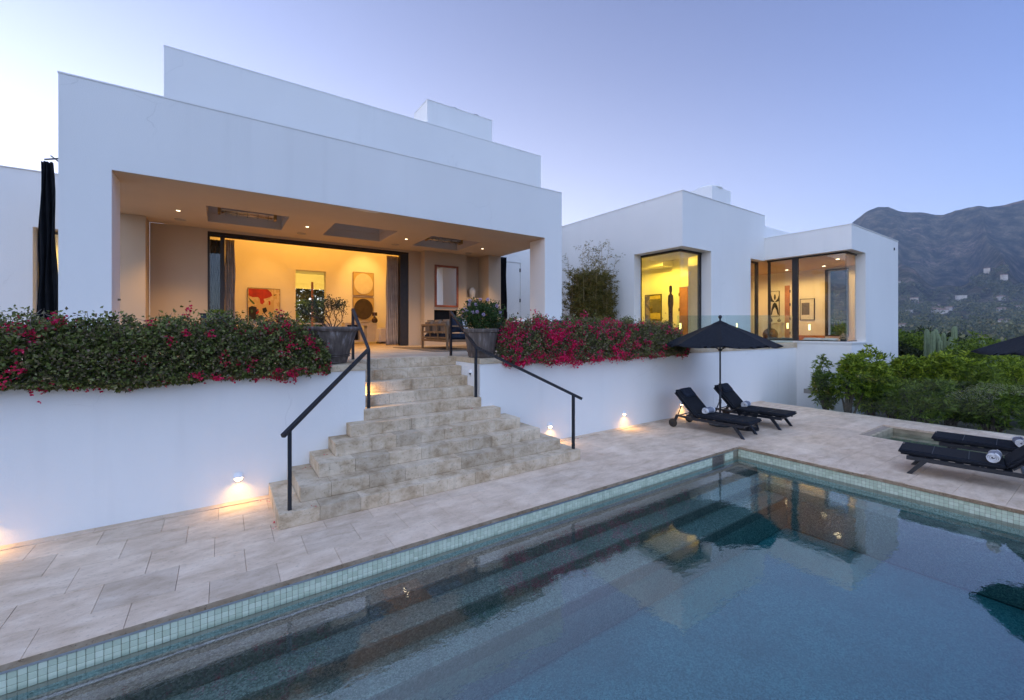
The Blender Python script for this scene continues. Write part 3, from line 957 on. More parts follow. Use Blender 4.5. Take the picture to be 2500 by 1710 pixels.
# living hall inside
BY = 18.0
iw = MB(); iw.gwall('x', UX0 + .26, UX1 - .26, T, 7.6, BY, BY + .35, [(2.32, 3.40, T - .01, 4.60)])
iw.build('hall_back_wall', 'inner_paint', mh)
MB().box(UX0 + .261, UX0 + .30, 13.98, BY, T, 7.6).build('hall_side_wall', 'inner_paint', mh)
MB().box(7.4, 7.5, 13.98, BY, T, 7.6).build('hall_side_wall', 'inner_paint', mh)
MB().box(UX0 + .26, 7.5, 13.981, BY, 7.56, 7.598).build('hall_ceiling', 'inner_paint', mh)
MB().box(UX0 + .26, 7.5, 13.981, BY, 4.905, 5.0).build('curtain_header', 'inner_paint', mh) if False else None
fl = MB(); fl.box(UX0 + .26, 7.5, 13.721, 23.5, T - .12, T - .004); fl.build('hall_floor', 'terrace_stone', mh)
dr = MB(); dr.gwall('x', 2.26, 3.47, T, 4.66, BY - .012, BY - .001, [(2.32, 3.40, T - .01, 4.60)]); dr.build('doorway_trim', 'inner_paint', mh)
# far room behind the doorway, ending in a window onto the garden
MB().box(0.9, 1.0, BY + .35, 22.5, T, 5.2).build('far_room_wall', 'inner_paint', mh)
MB().box(6.0, 6.1, BY + .35, 22.5, T, 5.2).build('far_room_wall', 'inner_paint', mh)
MB().box(0.9, 6.1, BY + .35, 22.5, 5.0, 5.2).build('far_room_ceiling', 'inner_paint', mh)
fw = MB().gwall('x', 0.9, 6.1, T, 5.2, 22.5, 22.7, [(2.2, 5.2, T + .3, 4.55)]).build('far_room_window_wall', 'inner_paint', mh)
MB().box(2.2, 5.2, 22.52, 22.535, 4.28, 4.55).build('roller_blind', 'pillow_white', mh)
MB().box(2.2, 5.2, 22.6, 22.612, T + .3, 4.549).build('window_pane', 'window_glass', mh)
# sliding door frame, track, folded doors and their glass
fr = MB(); fr.box(OX0 + .001, OX1 - .001, 13.72, 13.92, 4.83, 4.899); fr.box(OX0 + .001, OX0 + .05, 13.72, 13.92, T, 4.829); fr.box(OX1 - .28, OX1 - .001, 13.74, 13.92, T, 4.829)
fro = fr.build('sliding_door_frame', 'bronze_frame', mh)
tk = MB(); tk.box(OX0 + .051, OX1 - .281, 13.80, 13.815, 4.79, 4.829); tk.box(OX0 + .051, OX1 - .281, 13.86, 13.875, 4.79, 4.829); tk.build('track', 'bronze_frame', fro)
ho = MB()
for k in range(3): ho.box(OX1 - .285, OX1 - .281, 13.75 + k * .05, 13.765 + k * .05, 2.7, 3.0)
ho.build('handle', 'black_metal', fro)
st = MB(); st.box(-.035, .065, 13.74, 13.82, T, 4.829); st.build('door_stile', 'bronze_frame', fro)
MB().box(OX0 + .051, -.036, 13.775, 13.787, T + .02, 4.828).build('glass_panel', 'window_glass', fro)
def curtain(name, x0, x1, y0, z0, z1, mat, parent, folds=7, depth=.05, taper=0.0, axis='x', label=None, cat=None):
    n = folds * 6; m = 14
    V = []; F = []
    for j in range(m + 1):
        t = j / m; z = z1 + (z0 - z1) * t
        w = 1.0 + taper * t
        for i in range(n + 1):
            s = i / n
            x = (x0 + x1) / 2 + (s - .5) * (x1 - x0) * w + .012 * math.sin(j * .9 + i * .35)
            yy = y0 + depth * math.sin(s * folds * 2 * math.pi + .5 * math.sin(3.1 * t)) * (0.8 + .35 * t)
            if j == m: yy += .02 * math.sin(i)
            V.append((x, yy, z) if axis == 'x' else (yy, x, z))
    for j in range(m):
        for i in range(n):
            a = j * (n + 1) + i; F.append((a, a + 1, a + n + 2, a + n + 1))
    b = MB(); b.v = V; b.f = F
    o = b.build(name, mat, parent, True)
    sm = o.modifiers.new('thickness', 'SOLIDIFY'); sm.thickness = 0.004
    if label: tag(o, label, cat)
    return o
curtain('curtain', 0.07, .30, 14.12, T + .02, 4.80, 'grey_curtain', None, 5, .04, .12, label='grey curtain at the left of the sliding door opening', cat='curtain')
curtain('curtain', 4.56, 5.0, 14.12, T + .02, 4.80, 'grey_curtain', None, 7, .05, .08, label='grey floor length curtain at the right of the sliding door opening', cat='curtain')
curtain('curtain', -.30, -.02, 14.25, T + .02, 4.78, 'black_curtain', None, 4, .03, .0, label='dark sheer curtain behind the narrow fixed glass panel', cat='curtain')
curtain('porch_curtain', -2.42, -2.28, 9.98, T + .05, 5.04, 'black_curtain', None, 3, .05, 1.0, label='black outdoor curtain gathered at the outer left edge of the porch', cat='curtain')
cr = MB().bar((-2.36, 9.9, 5.05), (-2.14, 9.85, 5.1), .02); cr.bar((-2.30, 9.95, 5.14), (-2.14, 9.9, 5.0), .018); tag(cr.build('curtain_bracket', 'black_metal'), 'small black bracket above the left porch curtain', 'bracket')
curtain('porch_curtain', 8.36, 8.58, 12.93, T + .05, 4.95, 'black_curtain', None, 4, .05, .45, label='black outdoor curtain gathered at the right rear of the porch', cat='curtain')

# downlights, speakers and heaters
for k, (x, lb) in enumerate([(-.80, 'leftmost'), (1.82, 'second from the left'), (4.46, 'third from the left'), (7.04, 'rightmost')]):
    dl = thing('downlight', f'small square recessed downlight in porch ceiling, {lb}', 'light', (x, 12.0, ZC), group='porch downlights')
    MB().gwall('z', x - .05, x + .05, 11.95, 12.05, ZC - .006, ZC - .001, [(x - .034, x + .034, 11.966, 12.034)]).build('trim', 'porch_paint', dl)
    MB().box(x - .034, x + .034, 11.966, 12.034, ZC - .003, ZC - .002).build('lens', 'downlight', dl)
    spot_light('downlight_lamp', (x, 12.0, ZC - .02), (x, 12.0, 0), 105, (1, .55, .14), 105, .7, dl)
    sp = tag(MB().lathe([(.0, -.012), (.11, -.012), (.12, 0)], x + (.0 if k else -.02), 12.95, ZC - .001, 28).build('ceiling_speaker', 'speaker_grille'), f'round flush speaker grille in porch ceiling, {lb}', 'speaker', 'porch ceiling speakers')
for (a, b_), lb in ((RC[0], 'left'), (RC[2], 'right')):
    ht = thing('infrared_heater', f'infrared bar heater mounted in the {lb} ceiling recess', 'heater', ((a + b_) / 2, 12.1, ZC + .05))
    hz = ZC + .10
    MB().cbox(a + .22, b_ - .22, 12.02, 12.20, hz + .05, hz + .11, .01).build('housing', 'steel', ht)
    for xx in (a + .20, b_ - .24): MB().cbox(xx, xx + .06, 12.0, 12.22, hz - .03, hz + .11, .008).build('end_cap', 'brass', ht)
    for yy in (12.06, 12.15): MB().tube([(a + .27, yy, hz + .01), (b_ - .27, yy, hz + .01)], .012, 8).build('heating_tube', 'quartz_tube', ht, True)
    gdm = MB()
    for q in range(5):
        xx = a + .36 + q * (b_ - a - .72) / 4
        gdm.tube([(xx, 12.02, hz + .05), (xx, 12.04, hz - .03), (xx, 12.18, hz - .03), (xx, 12.20, hz + .05)], .005, 5)
    gdm.build('guard_wires', 'hinge_metal', ht)
    MB().tube([((a + b_) / 2, 12.11, hz + .11), ((a + b_) / 2, 12.11, 5.6)], .012, 6).build('hanger', 'hinge_metal', ht)

# hall lights
HW = (1.0, 0.44, 0.055)
room_light('hall_ceiling_lamp', (2.2, 16.4, 7.5), 2.2, 180, HW, parent=mh)
room_light('hall_ceiling_lamp', (5.6, 16.4, 7.5), 1.6, 100, HW, parent=mh)
spot_light('picture_spot', (4.8, 16.0, 6.9), (4.85, 18.0, 3.9), 190, (1, .56, .14), 44, .8, mh)
spot_light('picture_spot', (1.3, 16.0, 6.9), (1.3, 18.0, 3.2), 80, (1, .52, .12), 40, .9, mh)
room_light('far_room_lamp', (3.4, 20.2, 4.95), 1.2, 60, (1, .62, .10), parent=mh)
spot_light('far_room_spot', (3.3, 19.6, 4.6), (3.5, 22.5, 4.3), 130, (1, .64, .10), 90, .8, mh)
spot_light('garden_flood', (3.4, 22.9, 2.0), (3.4, 26.5, 3.4), 40, (1, .7, .25), 110, .8, mh)

# ------------------------------------------------------------------ left wing behind the porch curtain
lwg = thing('left_wing', 'lower white wing at the far left behind the black curtain', 'house wing', (-6, 13, T))
MB().gwall('x', -14, -2.14, T - .2, 5.63, 13.0, 13.4, [(-3.27, -2.3, T + .1, 4.46)]).build('wall', 'stucco', lwg)
MB().box(-14, -2.14, 13.4, 18, 4.95, 5.45).build('roof', 'stucco', lwg)
MB().box(-14.02, -2.12, 12.98, 13.42, 5.631, 5.65).build('parapet_cap', 'stucco', lwg)
MB().box(-6.0, -5.9, 13.4, 16.4, T, 4.95).build('inner_wall', 'inner_paint', lwg)
MB().box(-6.0, -2.0, 16.4, 16.5, T, 4.95).build('inner_wall', 'inner_paint', lwg)
MB().box(-2.2, -2.15, 13.4, 16.4, T, 4.95).build('inner_wall', 'inner_paint', lwg)
MB().gwall('x', -3.25, -2.32, T + .12, 4.44, 13.26, 13.34, [(-3.20, -2.36, T + .17, 4.39)]).build('window_frame', 'bronze_frame', lwg)
MB().box(-3.2, -2.36, 13.29, 13.30, T + .17, 4.39).build('window_pane', 'window_glass', lwg)
room_light('left_wing_lamp', (-3.6, 15, 4.85), 1.0, 80, (1, .62, .12), parent=lwg)

# ------------------------------------------------------------------ corner-window wing
cw = thing('corner_window_wing', 'white wing with yellow lit corner window beside the bamboo', 'house wing', (X1, Y1, T))
ZS1 = 4.905
wb = MB()
wb.gwall('y', Y1 + .352, 17.0, T - .5, Z1, X1, X1 + .35, [(Y1 + .0, 9.72, T - .01, ZS1)])
wb.build('side_wall', 'stucco', cw)
MB().gwall('x', X1, X2 + .02, T - .5, Z1, Y1, Y1 + .35, [(X1 - .01, 13.36, T - .01, ZS1), (15.93, X2 + .03, T - .01, 4.915)]).build('front_wall', 'stucco', cw)
MB().box(X1 + .351, X2, Y1 + .351, 17.0, 5.45, Z1 - .3).build('roof', 'stucco', cw)
MB().gwall('z', X1 - .015, X2 + .0, Y1 - .015, 17.0, Z1 + .001, Z1 + .022, [(X1 + .3, X2 - .3, Y1 + .3, 16.7)]).build('parapet_cap', 'stucco', cw)
cb = MB(); cb.box(15.37, 16.7, 9.0, 9.9, Z1 - .3, 7.80); cbo = cb.build('chimney', 'stucco', cw)
MB().lathe([(.5, 0), (.5, .05), (.42, .1), (.0, .16)], 15.9, 9.45, 7.80, 20).build('chimney_dome', 'stucco', cbo, True)
# window
XG, YG = 12.15, 8.18
fr = MB()
fr.box(XG, XG + .07, YG, 9.84, ZS1 - .075, ZS1 - .001); fr.box(XG + .071, 13.45, YG, YG + .07, ZS1 - .075, ZS1 - .001)
fr.box(XG, XG + .08, 9.76, 9.86, T, ZS1 - .076); fr.box(13.37, 13.47, YG, YG + .10, T, ZS1 - .076); fr.box(13.26, 13.36, YG + .03, YG + .10, T, ZS1 - .076)
fr.box(XG, XG + .07, YG + .071, 9.75, T, T + .06); fr.box(XG, 13.36, YG, YG + .07, T, T + .06)
fro = fr.build('window_frame', 'bronze_frame', cw)
MB().box(XG + .03, XG + .042, YG + .03, 9.76, T + .061, ZS1 - .076).build('window_pane', 'window_glass', cw)
MB().box(XG + .043, 13.26, YG + .03, YG + .042, T + .061, ZS1 - .076).build('window_pane', 'window_glass', cw)
MB().gwall('z', X1 + .352, 13.8, Y1 + .351, 10.2, ZS1 - .0005, ZS1 + .05, []).build('window_head', 'stucco', cw)
MB().gwall('z', X1 + .02, X1 + .351, Y1 + .351, 9.72, T - .10, T - .002, []).build('window_sill', 'cap_stone', cw)
nf = MB(); nf.gwall('x', 15.90, X2 + .12, T, 4.914, Y1 + .28, Y1 + .345, [(15.93, X2 - .06, T + .05, 4.85)])
nf.build('narrow_window_frame', 'bronze_frame', cw)
MB().box(15.93, X2 - .06, Y1 + .30, Y1 + .31, T + .051, 4.849).build('narrow_window_pane', 'window_glass', cw)
# room
XI1 = 16.2
MB().gwall('y', Y1 + .36, 14.0, T, 5.4, XI1, XI1 + .15, [(10.50, 10.96, T - .01, 4.13)]).build('room_wall', 'inner_paint', cw)
MB().box(X1 + .36, XI1, 14.0, 14.15, T, 5.4).build('room_wall', 'inner_paint', cw)
MB().box(X1 + .351, X1 + .40, 9.88, 14.0, T, 5.4).build('room_wall', 'inner_paint', cw)
MB().box(13.5, XI1, Y1 + .352, Y1 + .38, T, 5.4).build('room_wall', 'inner_paint', cw)
MB().box(X1 + .36, X2 + .3, Y1 + .352, 14.0, 5.38, 5.44).build('room_ceiling', 'inner_paint', cw)
MB().box(15.5, XI1 - .001, 11.27, 14.0, 5.05, 5.379).build('ceiling_beam', 'inner_paint', cw)
MB().box(X1 + .36, X2 + .3, Y1 + .352, 14.0, T - .1, T - .003).build('room_floor', 'terrace_stone', cw)
MB().box(14.3, 14.36, Y1 + .38, 9.30, T, 5.3).build('partition', 'cream', cw)
wd = MB().cbox(XI1 - .05, XI1 - .006, 10.54, 10.92, T + .01, 4.10, .004).build('inner_door', 'wood_door', cw)
wd['label'] = 'orange wooden door with dark hinges'
for z_ in (2.3, 3.1, 3.75): MB().cbox(XI1 - .075, XI1 - .03, 10.91, 10.95, z_, z_ + .13, .004).build('hinge', 'hinge_metal', wd)
room_light('corner_room_lamp', (14.6, 11.2, 5.3), 1.4, 165, (1, .66, .07), parent=cw)
room_light('corner_room_lamp', (13.2, 9.4, 5.3), .7, 60, (1, .66, .09), parent=cw)
room_light('corner_room_lamp', (16.55, 9.6, 5.3), .4, 18, (1, .70, .14), parent=cw)

# ------------------------------------------------------------------ far wing
fwg = thing('far_wing', 'white far wing with wraparound corner window beside the hedge', 'house wing', (X2, Y2, T))
ZS2, SL2 = 4.946, 1.905
XE = 21.86
MB().box(X2, X2 + .29, Y2 + .292, Y1 - .001, -2.0, SL2 - .056).build('side_wall', 'stucco', fwg)
MB().box(X2, X2 + .29, Y2 + .292, Y1 - .001, ZS2, Z2).build('window_lintel', 'stucco', fwg)
MB().gwall('x', X2, XE, -2.0, Z2, Y2, Y2 + .29, [(X2 - .01, 18.262, SL2, ZS2)]).build('front_wall', 'stucco', fwg)
MB().gwall('y', Y2 + .291, 12.0, -2.0, Z2, XE - .35, XE, [(6.62, 7.40, 2.06, 4.85)]).build('end_wall', 'stucco', fwg)
MB().box(X2 + .36, XE - .351, Y2 + .291, 12.0, 5.05, Z2 - .25).build('roof', 'stucco', fwg)
MB().box(X2 - .015, XE + .015, Y2 - .015, Y2 + .30, Z2 + .001, Z2 + .022).build('parapet_cap', 'stucco', fwg)
MB().box(X2 - .015, X2 + .30, Y2 + .301, Y1 - .001, Z2 + .001, Z2 + .022).build('parapet_cap', 'stucco', fwg)
MB().box(X2 + .32, 25, 8.65, 14, Z2 - .2, 6.64).build('rear_roof_block', 'stucco', fwg)
MB().box(XE - .55, XE - .50, Y2 - .03, Y2, 5.36, 5.46).build('scupper', 'black_metal', fwg)
sl = MB(); sl.box(X2 - .03, 17.6, Y2 - .03, Y1 - .002, SL2 - .055, SL2 - .001); sl.build('window_sill', 'stucco', fwg)
MB().box(X2 - .029, 18.40, Y2 - .031, Y2 + .29, SL2 - .055, SL2 - .002).build('window_sill', 'stucco', fwg)
XG2, YG2 = 17.265, 5.40
fr = MB()
fr.box(XG2, XG2 + .06, YG2 + .05, Y1 + .05, ZS2 - .06, ZS2 - .001); fr.box(XG2, 18.34, YG2, YG2 + .05, ZS2 - .06, ZS2 - .001)
fr.box(XG2, XG2 + .07, 7.79, 7.87, SL2, ZS2 - .061); fr.box(XG2 - .01, XG2 + .08, 6.84, 7.03, SL2, ZS2 - .061); fr.box(18.30, 18.40, YG2 - .02, YG2 + .05, SL2, ZS2 - .061)
fr.box(XG2, XG2 + .06, YG2 + .05, 6.84, SL2, SL2 + .03); fr.box(XG2, 18.30, YG2, YG2 + .05, SL2, SL2 + .03)
fr.box(XG2, XG2 + .06, 7.03, 7.79, SL2, SL2 + .10)
fr.build('window_frame', 'bronze_frame', fwg)
MB().box(XG2 + .025, XG2 + .037, YG2 + .025, 6.84, SL2 + .031, ZS2 - .061).build('window_pane', 'window_glass', fwg)
MB().box(XG2 + .025, XG2 + .037, 7.03, 7.79, SL2 + .101, ZS2 - .061).build('window_pane', 'window_glass', fwg)
MB().box(XG2 + .038, 18.30, YG2 + .025, YG2 + .037, SL2 + .031, ZS2 - .061).build('window_pane', 'window_glass', fwg)
XI2 = 21.4
MB().gwall('y', YG2 + .1, 11.0, T, 5.0, XI2, XI2 + .08, [(6.62, 7.40, 2.06, 4.85)]).build('room_wall', 'inner_paint', fwg)
MB().box(X2 + .1, XI2, 11.0, 11.1, T, 5.0).build('room_wall', 'inner_paint', fwg)
MB().box(18.42, XI2, Y2 + .292, Y2 + .34, T, 5.0).build('room_wall', 'inner_paint', fwg)
MB().box(X2 + .291, XI2 + .3, Y2 + .292, 11.0, ZS2 + .001, 5.045).build('room_ceiling', 'porch_paint', fwg)
MB().box(X2 + .12, XI2 + .3, Y2 + .292, 11.0, T - .1, T + .0).build('room_floor', 'wood_door', fwg)
ef = MB().gwall('y', 6.60, 7.42, 2.04, 4.87, XI2 - .06, XI2 - .002, [(6.62, 7.32, 2.08, 4.83)]).build('end_window_frame', 'bronze_frame', fwg)
MB().box(XE - .2, XE - .19, 6.621, 7.399, 2.061, 4.849).build('end_window_pane', 'window_glass', fwg)
wd = MB().cbox(XI2 - .05, XI2 - .004, 8.80, 9.0, T + .01, 4.33, .004).build('inner_door', 'wood_door', fwg)
for z_ in (2.1, 2.75, 3.4, 4.0): MB().cbox(XI2 - .07, XI2 - .03, 8.76, 8.80, z_, z_ + .12, .004).build('hinge', 'hinge_metal', wd)
MB().box(XI2 - .03, XI2 - .002, 7.44, 8.6, T, 2.06).build('bench_panel', 'wood_door', fwg)
room_light('far_room_lamp', (19.3, 8.6, 4.93), 1.0, 110, (1, .60, .17), parent=fwg)
room_light('far_room_lamp', (20.3, 6.6, 4.93), .5, 30, (1, .60, .2), parent=fwg)
dls = MB()
for (x, y) in ((19.0, 6.2), (20.6, 7.2), (20.6, 8.6)): dls.box(x - .05, x + .05, y - .05, y + .05, ZS2 - .003, ZS2)
dls.build('ceiling_spots', 'downlight', fwg)
# ------------------------------------------------------------------ handrails
def handrail(label, pts, posts):
    h = thing('handrail', label, 'handrail', posts[0])
    r = MB(); r.tube(pts, 0.046 * .7071, 4, True); r.build('rail', 'black_metal', h)
    for (x, y, z0), z1 in posts_z(posts, pts):
        p = MB(); p.box(x - .021, x + .021, y - .021, y + .021, z0 - .02, z1); p.build('post', 'black_metal', h)
def posts_z(posts, pts):
    out = []
    for p in posts:
        best = None
        for a, b in zip(pts[:-1], pts[1:]):
            a, b = Vector(a), Vector(b); d = b - a
            t = max(0, min(1, ((p[0] - a.x) * d.x + (p[1] - a.y) * d.y) / (d.x ** 2 + d.y ** 2)))
            q = a + d * t; e = (q.x - p[0]) ** 2 + (q.y - p[1]) ** 2
            if best is None or e < best[0]: best = (e, q.z)
        out.append((p, best[1]))
    return out
handrail('black square handrail on the left side of the stairs', [(.58, 5.53, 1.075), (1.912, 6.80, 1.995), (1.93, 7.86, 2.665)], [(.66, 5.61, RI), (1.912, 6.80, 6 * RI), (1.93, 7.84, T)])
handrail('black square handrail on the right side of the stairs', [(5.30, 5.53, 1.07), (3.854, 6.81, 1.985), (3.865, 7.88, 2.675)], [(5.184, 5.634, RI), (3.854, 6.81, 6 * RI), (3.865, 7.86, T)])

# ------------------------------------------------------------------ round eyelid wall lights
def wall_light(x, y, z, label, face='y', lit=True, power=5.0, r=.062):
    t = thing('wall_light', label, 'wall light', (x, y, z), group='round eyelid lights along the retaining wall')
    n = 28
    def P(u, v, w):
        return (x + u, y - w, z + v) if face == 'y' else ((x - w, y - u, z + v) if face == '-x' else (x + w, y + u, z + v))
    ring = MB()
    prof = [(r, .0), (r * 1.02, .012), (r * .92, .02), (r * .80, .021), (r * .78, .012)]
    for j in range(len(prof) - 1):
        for k in range(n):
            a, b = 2 * math.pi * k / n, 2 * math.pi * (k + 1) / n
            (r0, w0), (r1, w1) = prof[j], prof[j + 1]
            ring.quad(P(r0 * math.cos(a), r0 * math.sin(a), w0), P(r0 * math.cos(b), r0 * math.sin(b), w0), P(r1 * math.cos(b), r1 * math.sin(b), w1), P(r1 * math.cos(a), r1 * math.sin(a), w1))
    ring.build('trim_ring', 'white_enamel', t, True)
    lid = MB(); m = 6                                      # upper half hood
    for j in range(m):
        for k in range(n // 2):
            a, b = math.pi * k / (n / 2), math.pi * (k + 1) / (n / 2)
            p0, p1 = j / m, (j + 1) / m
            q = lambda a_, p_: P(r * .86 * math.cos(a_) * (1 - .0 * p_), r * .86 * math.sin(a_) * (1 - p_) + r * -.02 * p_, .02 + .028 * math.sin(p_ * math.pi / 2))
            lid.quad(q(a, p0), q(b, p0), q(b, p1), q(a, p1))
    lid.build('hood', 'white_enamel', t, True)
    ls = MB()
    pts = [P(r * .78 * math.cos(math.pi + math.pi * k / 12), r * .78 * math.sin(math.pi + math.pi * k / 12), .010) for k in range(13)]
    ls.poly(pts); ls.build('lens', 'lamp_warm' if lit else 'firebox_black', t)
    if lit:
        lx, ly, lz = P(0, -.02, .075)
        tx, ty, tz = P(0, -1.0, .42)
        spot_light('lamp', (lx, ly, lz), (tx, ty, tz), power, (1, .58, .16), 150, 1.0, t, .02)
wall_light(-2.073, YW, .327, 'round eyelid wall light at the left picture edge')
wall_light(.184, YW, .327, 'round eyelid wall light just left of the stairs')
wall_light(5.574, YW, .327, 'round eyelid wall light just right of the stairs')
wall_light(7.832, YW, .327, 'round eyelid wall light midway between stairs and sunbeds')
wall_light(10.089, YW, .327, 'round eyelid wall light behind the reclined sunbed')
wall_light(SX1, 7.12, 1.486, 'unlit eyelid light in the right stair cheek wall', '-x', False)
wall_light(SX0, 7.12, 1.43, 'lit eyelid light in the left stair cheek wall', 'x', True, 6.0)
# glowing panels added to stand for light reflections in the glass
for (x, y, z, fx, lb) in [(14.95, Y1, 2.43, 'y', 'small upright glowing reflection panel on the wing behind the parasol, right one'),
                          (13.75, Y1, 2.47, 'y', 'small upright glowing reflection panel on the wing left of the parasol top'),
                          (XI1 - .055, 10.86, 2.46, '-x', 'small upright glowing reflection panel by the orange door in the corner room'),
                          (XI2 - .055, 8.87, 2.49, '-x', 'small upright glowing reflection panel on the door in the far wing'),
                          (XI2 - .002, 8.02, 2.42, '-x', 'small upright glowing reflection panel below the framed print')]:
    t = thing('reflection_panel', lb, 'wall light', (x, y, z), group='low upright glowing reflection panels')
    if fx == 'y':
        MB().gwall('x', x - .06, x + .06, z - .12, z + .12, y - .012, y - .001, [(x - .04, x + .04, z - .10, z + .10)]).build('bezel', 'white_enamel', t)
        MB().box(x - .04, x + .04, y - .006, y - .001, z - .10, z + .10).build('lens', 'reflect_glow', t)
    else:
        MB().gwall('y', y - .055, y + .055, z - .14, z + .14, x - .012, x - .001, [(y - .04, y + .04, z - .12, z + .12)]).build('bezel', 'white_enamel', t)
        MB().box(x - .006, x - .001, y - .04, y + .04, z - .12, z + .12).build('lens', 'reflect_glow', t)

# ------------------------------------------------------------------ glass balustrade and glass fence
gb = thing('glass_balustrade', 'frameless glass balustrade on the terrace edge behind the parasol', 'balustrade', (13, YW + .1, T))
for (a, b_, za, zb) in [(10.05, 12.41, 2.685, 2.735), (12.44, 14.77, 2.738, 2.782), (14.80, 16.9, 2.784, 2.82)]:
    MB().prism([(a, T + .077), (b_, T + .077), (b_, zb), (a, za)], 'y', YW + .09, YW + .103).build('glass_pane', 'rail_glass', gb)
gf = thing('glass_fence', 'frameless glass pool fence in front of the garden shrubs', 'glass fence', (14.28, 0, 0))
yy = 5.22; k = 0
while yy > -7:
    MB().box(14.275, 14.287, yy - 1.83, yy, .004, 1.10).build('glass_pane', 'fence_glass', gf)
    yy -= 1.86

# ------------------------------------------------------------------ sunbeds
def cushion(x0, x1, y0, y1, z0, z1, r=.03, seg=3):
    bm = bmesh.new(); bmesh.ops.create_cube(bm, size=1.0)
    for v in bm.verts: v.co = ((x0 + x1) / 2 + v.co.x * (x1 - x0), (y0 + y1) / 2 + v.co.y * (y1 - y0), (z0 + z1) / 2 + v.co.z * (z1 - z0))
    bmesh.ops.bevel(bm, geom=bm.edges[:], offset=r, segments=seg, affect='EDGES')
    b = MB(); b.add_bm(bm); return b
def make_sunbed():
    t = thing('sunbed', '', 'sunbed')
    W = .335
    for s in (-1, 1):
        MB().box(s * W - .02, s * W + .02, .10, 1.36, .225, .285).build('side_rail', 'black_metal', t, local=True)
        leg = MB(); leg.prism([(.27, .235), (.345, .235), (.16, 0), (.10, 0)], 'x', s * W - .024, s * W + .024); leg.build('leg', 'black_metal', t, local=True)
        arm = MB(); arm.prism([(1.33, .285), (1.33, .235), (1.58, .255), (1.66, .10), (1.71, .10), (1.63, .30)], 'x', s * W - .018, s * W + .018); arm.build('wheel_arm', 'black_metal', t, local=True)
        wh = MB().lathe([(.03, -.024), (.085, -.024), (.098, -.016), (.098, .016), (.085, .024), (.03, .024)], 0, 0, 0, 24)
        wh.v = [(s * (W + .055) + z, 1.685 + x, .099 + y) for x, y, z in wh.v]
        wo = wh.build('wheel', 'rubber', t, local=True); autosmooth(wo)
        hb = MB().lathe([(.0, -.03), (.028, -.03), (.028, .03), (.0, .03)], 0, 0, 0, 12); hb.v = [(s * (W + .055) + z, 1.685 + x, .099 + y) for x, y, z in hb.v]
        hb.build('hub', 'black_metal', wo, local=True)
    for yy in (.12, .5, .9, 1.30): MB().box(-W + .021, W - .021, yy, yy + .04, .235, .275).build('cross_slat', 'black_metal', t, local=True)
    MB().tube([(-W, 1.60, .27), (W, 1.60, .27)], .014, 8).build('axle_bar', 'black_metal', t, local=True)
    sl = MB()
    for k in range(7): sl.box(-W + .021, W - .021, .16 + k * .16, .25 + k * .16, .276, .286)
    sl.build('seat_sling', 'black_fabric', t, local=True)
    sc = cushion(-W - .005, W + .005, 0.0, 1.16, .29, .372, .03).build('seat_cushion', 'black_fabric', t, local=True); autosmooth(sc, 60)
    pp = [(-W + .02, .012, .362), (W - .02, .012, .362), (W - .006, .03, .362), (W - .006, 1.13, .362), (-W + .006, 1.13, .362), (-W + .006, .03, .362), (-W + .02, .012, .362)]
    MB().tube(pp, .005, 5).build('piping', 'navy_fabric', sc, local=True)
    for yy in (.39, .78): MB().box(-W + .004, W - .004, yy, yy + .005, .371, .3735).build('seam', 'black_metal', sc, local=True)
    ang = rad(47)
    R = Matrix.Translation((0, 1.155, .325)) @ Matrix.Rotation(ang, 4, 'X')
    bc = cushion(-W - .005, W + .005, 0.0, .74, -.04, .042, .03).rotated(R).build('back_cushion', 'black_fabric', t, local=True); autosmooth(bc, 60)
    pc = cushion(-W + .10, W - .10, .47, .72, .04, .095, .024).rotated(R).build('head_pillow', 'navy_fabric', t, local=True); autosmooth(pc, 60)
    bf = MB(); bf.box(-W, W, 0.03, .70, -.062, -.042); bf.rotated(R).build('back_frame', 'black_metal', t, local=True)
    for s in (-1, 1): MB().bar((s * (W - .05), 1.50, .58), (s * (W - .02), 1.60, .28), .022).build('back_prop', 'black_metal', t, local=True)
    return t
sb0 = make_sunbed()
TH = rad(5.4)
def place(o, legs, th):
    ax = Vector((-math.sin(th), math.cos(th)))
    o.location = (legs[0] - ax.x * .13, legs[1] - ax.y * .13, 0); o.rotation_euler = (0, 0, th)
beds = [((9.377, 4.64), TH, 'black sunbed left of the parasol pole, nearest the white wall lights'),
        ((10.92, 4.58), rad(4), 'black sunbed right of the parasol pole'),
        ((9.42, 2.06), rad(188), 'black sunbed at the right edge, nearer the pool'),
        ((10.98, 1.96), rad(186), 'black sunbed at the right edge, behind beside the spa')]
TOW = []
for i, (lg_, th, lb) in enumerate(beds):
    o = sb0 if i == 0 else copy_tree(sb0)
    place(o, lg_, th); o['label'] = lb; o['group'] = 'black wheeled sunbeds'
    TOW.append((o.location.copy(), th))
m_, nn, l, b = nodes_of('towel_stripe')
g = nn.new('ShaderNodeTexCoord'); sx = nn.new('ShaderNodeSeparateXYZ'); l.new(g.outputs['Object'], sx.inputs[0])
wv = nn.new('ShaderNodeMath'); wv.operation = 'ABSOLUTE'; l.new(sx.outputs[0], wv.inputs[0])
l.new(ramp(nn, l, wv.outputs[0], [(0.0, (.30, .31, .36)), (0.30, (.30, .31, .36)), (0.31, (.76, .76, .78))]), b.inputs['Base Color'])
nn['Color Ramp'].color_ramp.interpolation = 'CONSTANT'
for el, p in zip(nn['Color Ramp'].color_ramp.elements, (0, .07, .115)): el.position = p
nn['Color Ramp'].color_ramp.elements[0].color = (.24, .25, .30, 1); nn['Color Ramp'].color_ramp.elements[1].color = (.28, .29, .34, 1); nn['Color Ramp'].color_ramp.elements[2].color = (.76, .76, .78, 1)
b.inputs['Roughness'].default_value = .95
bump(nn, l, b, pos_noise(nn, l, 260, 3), .5, .01)
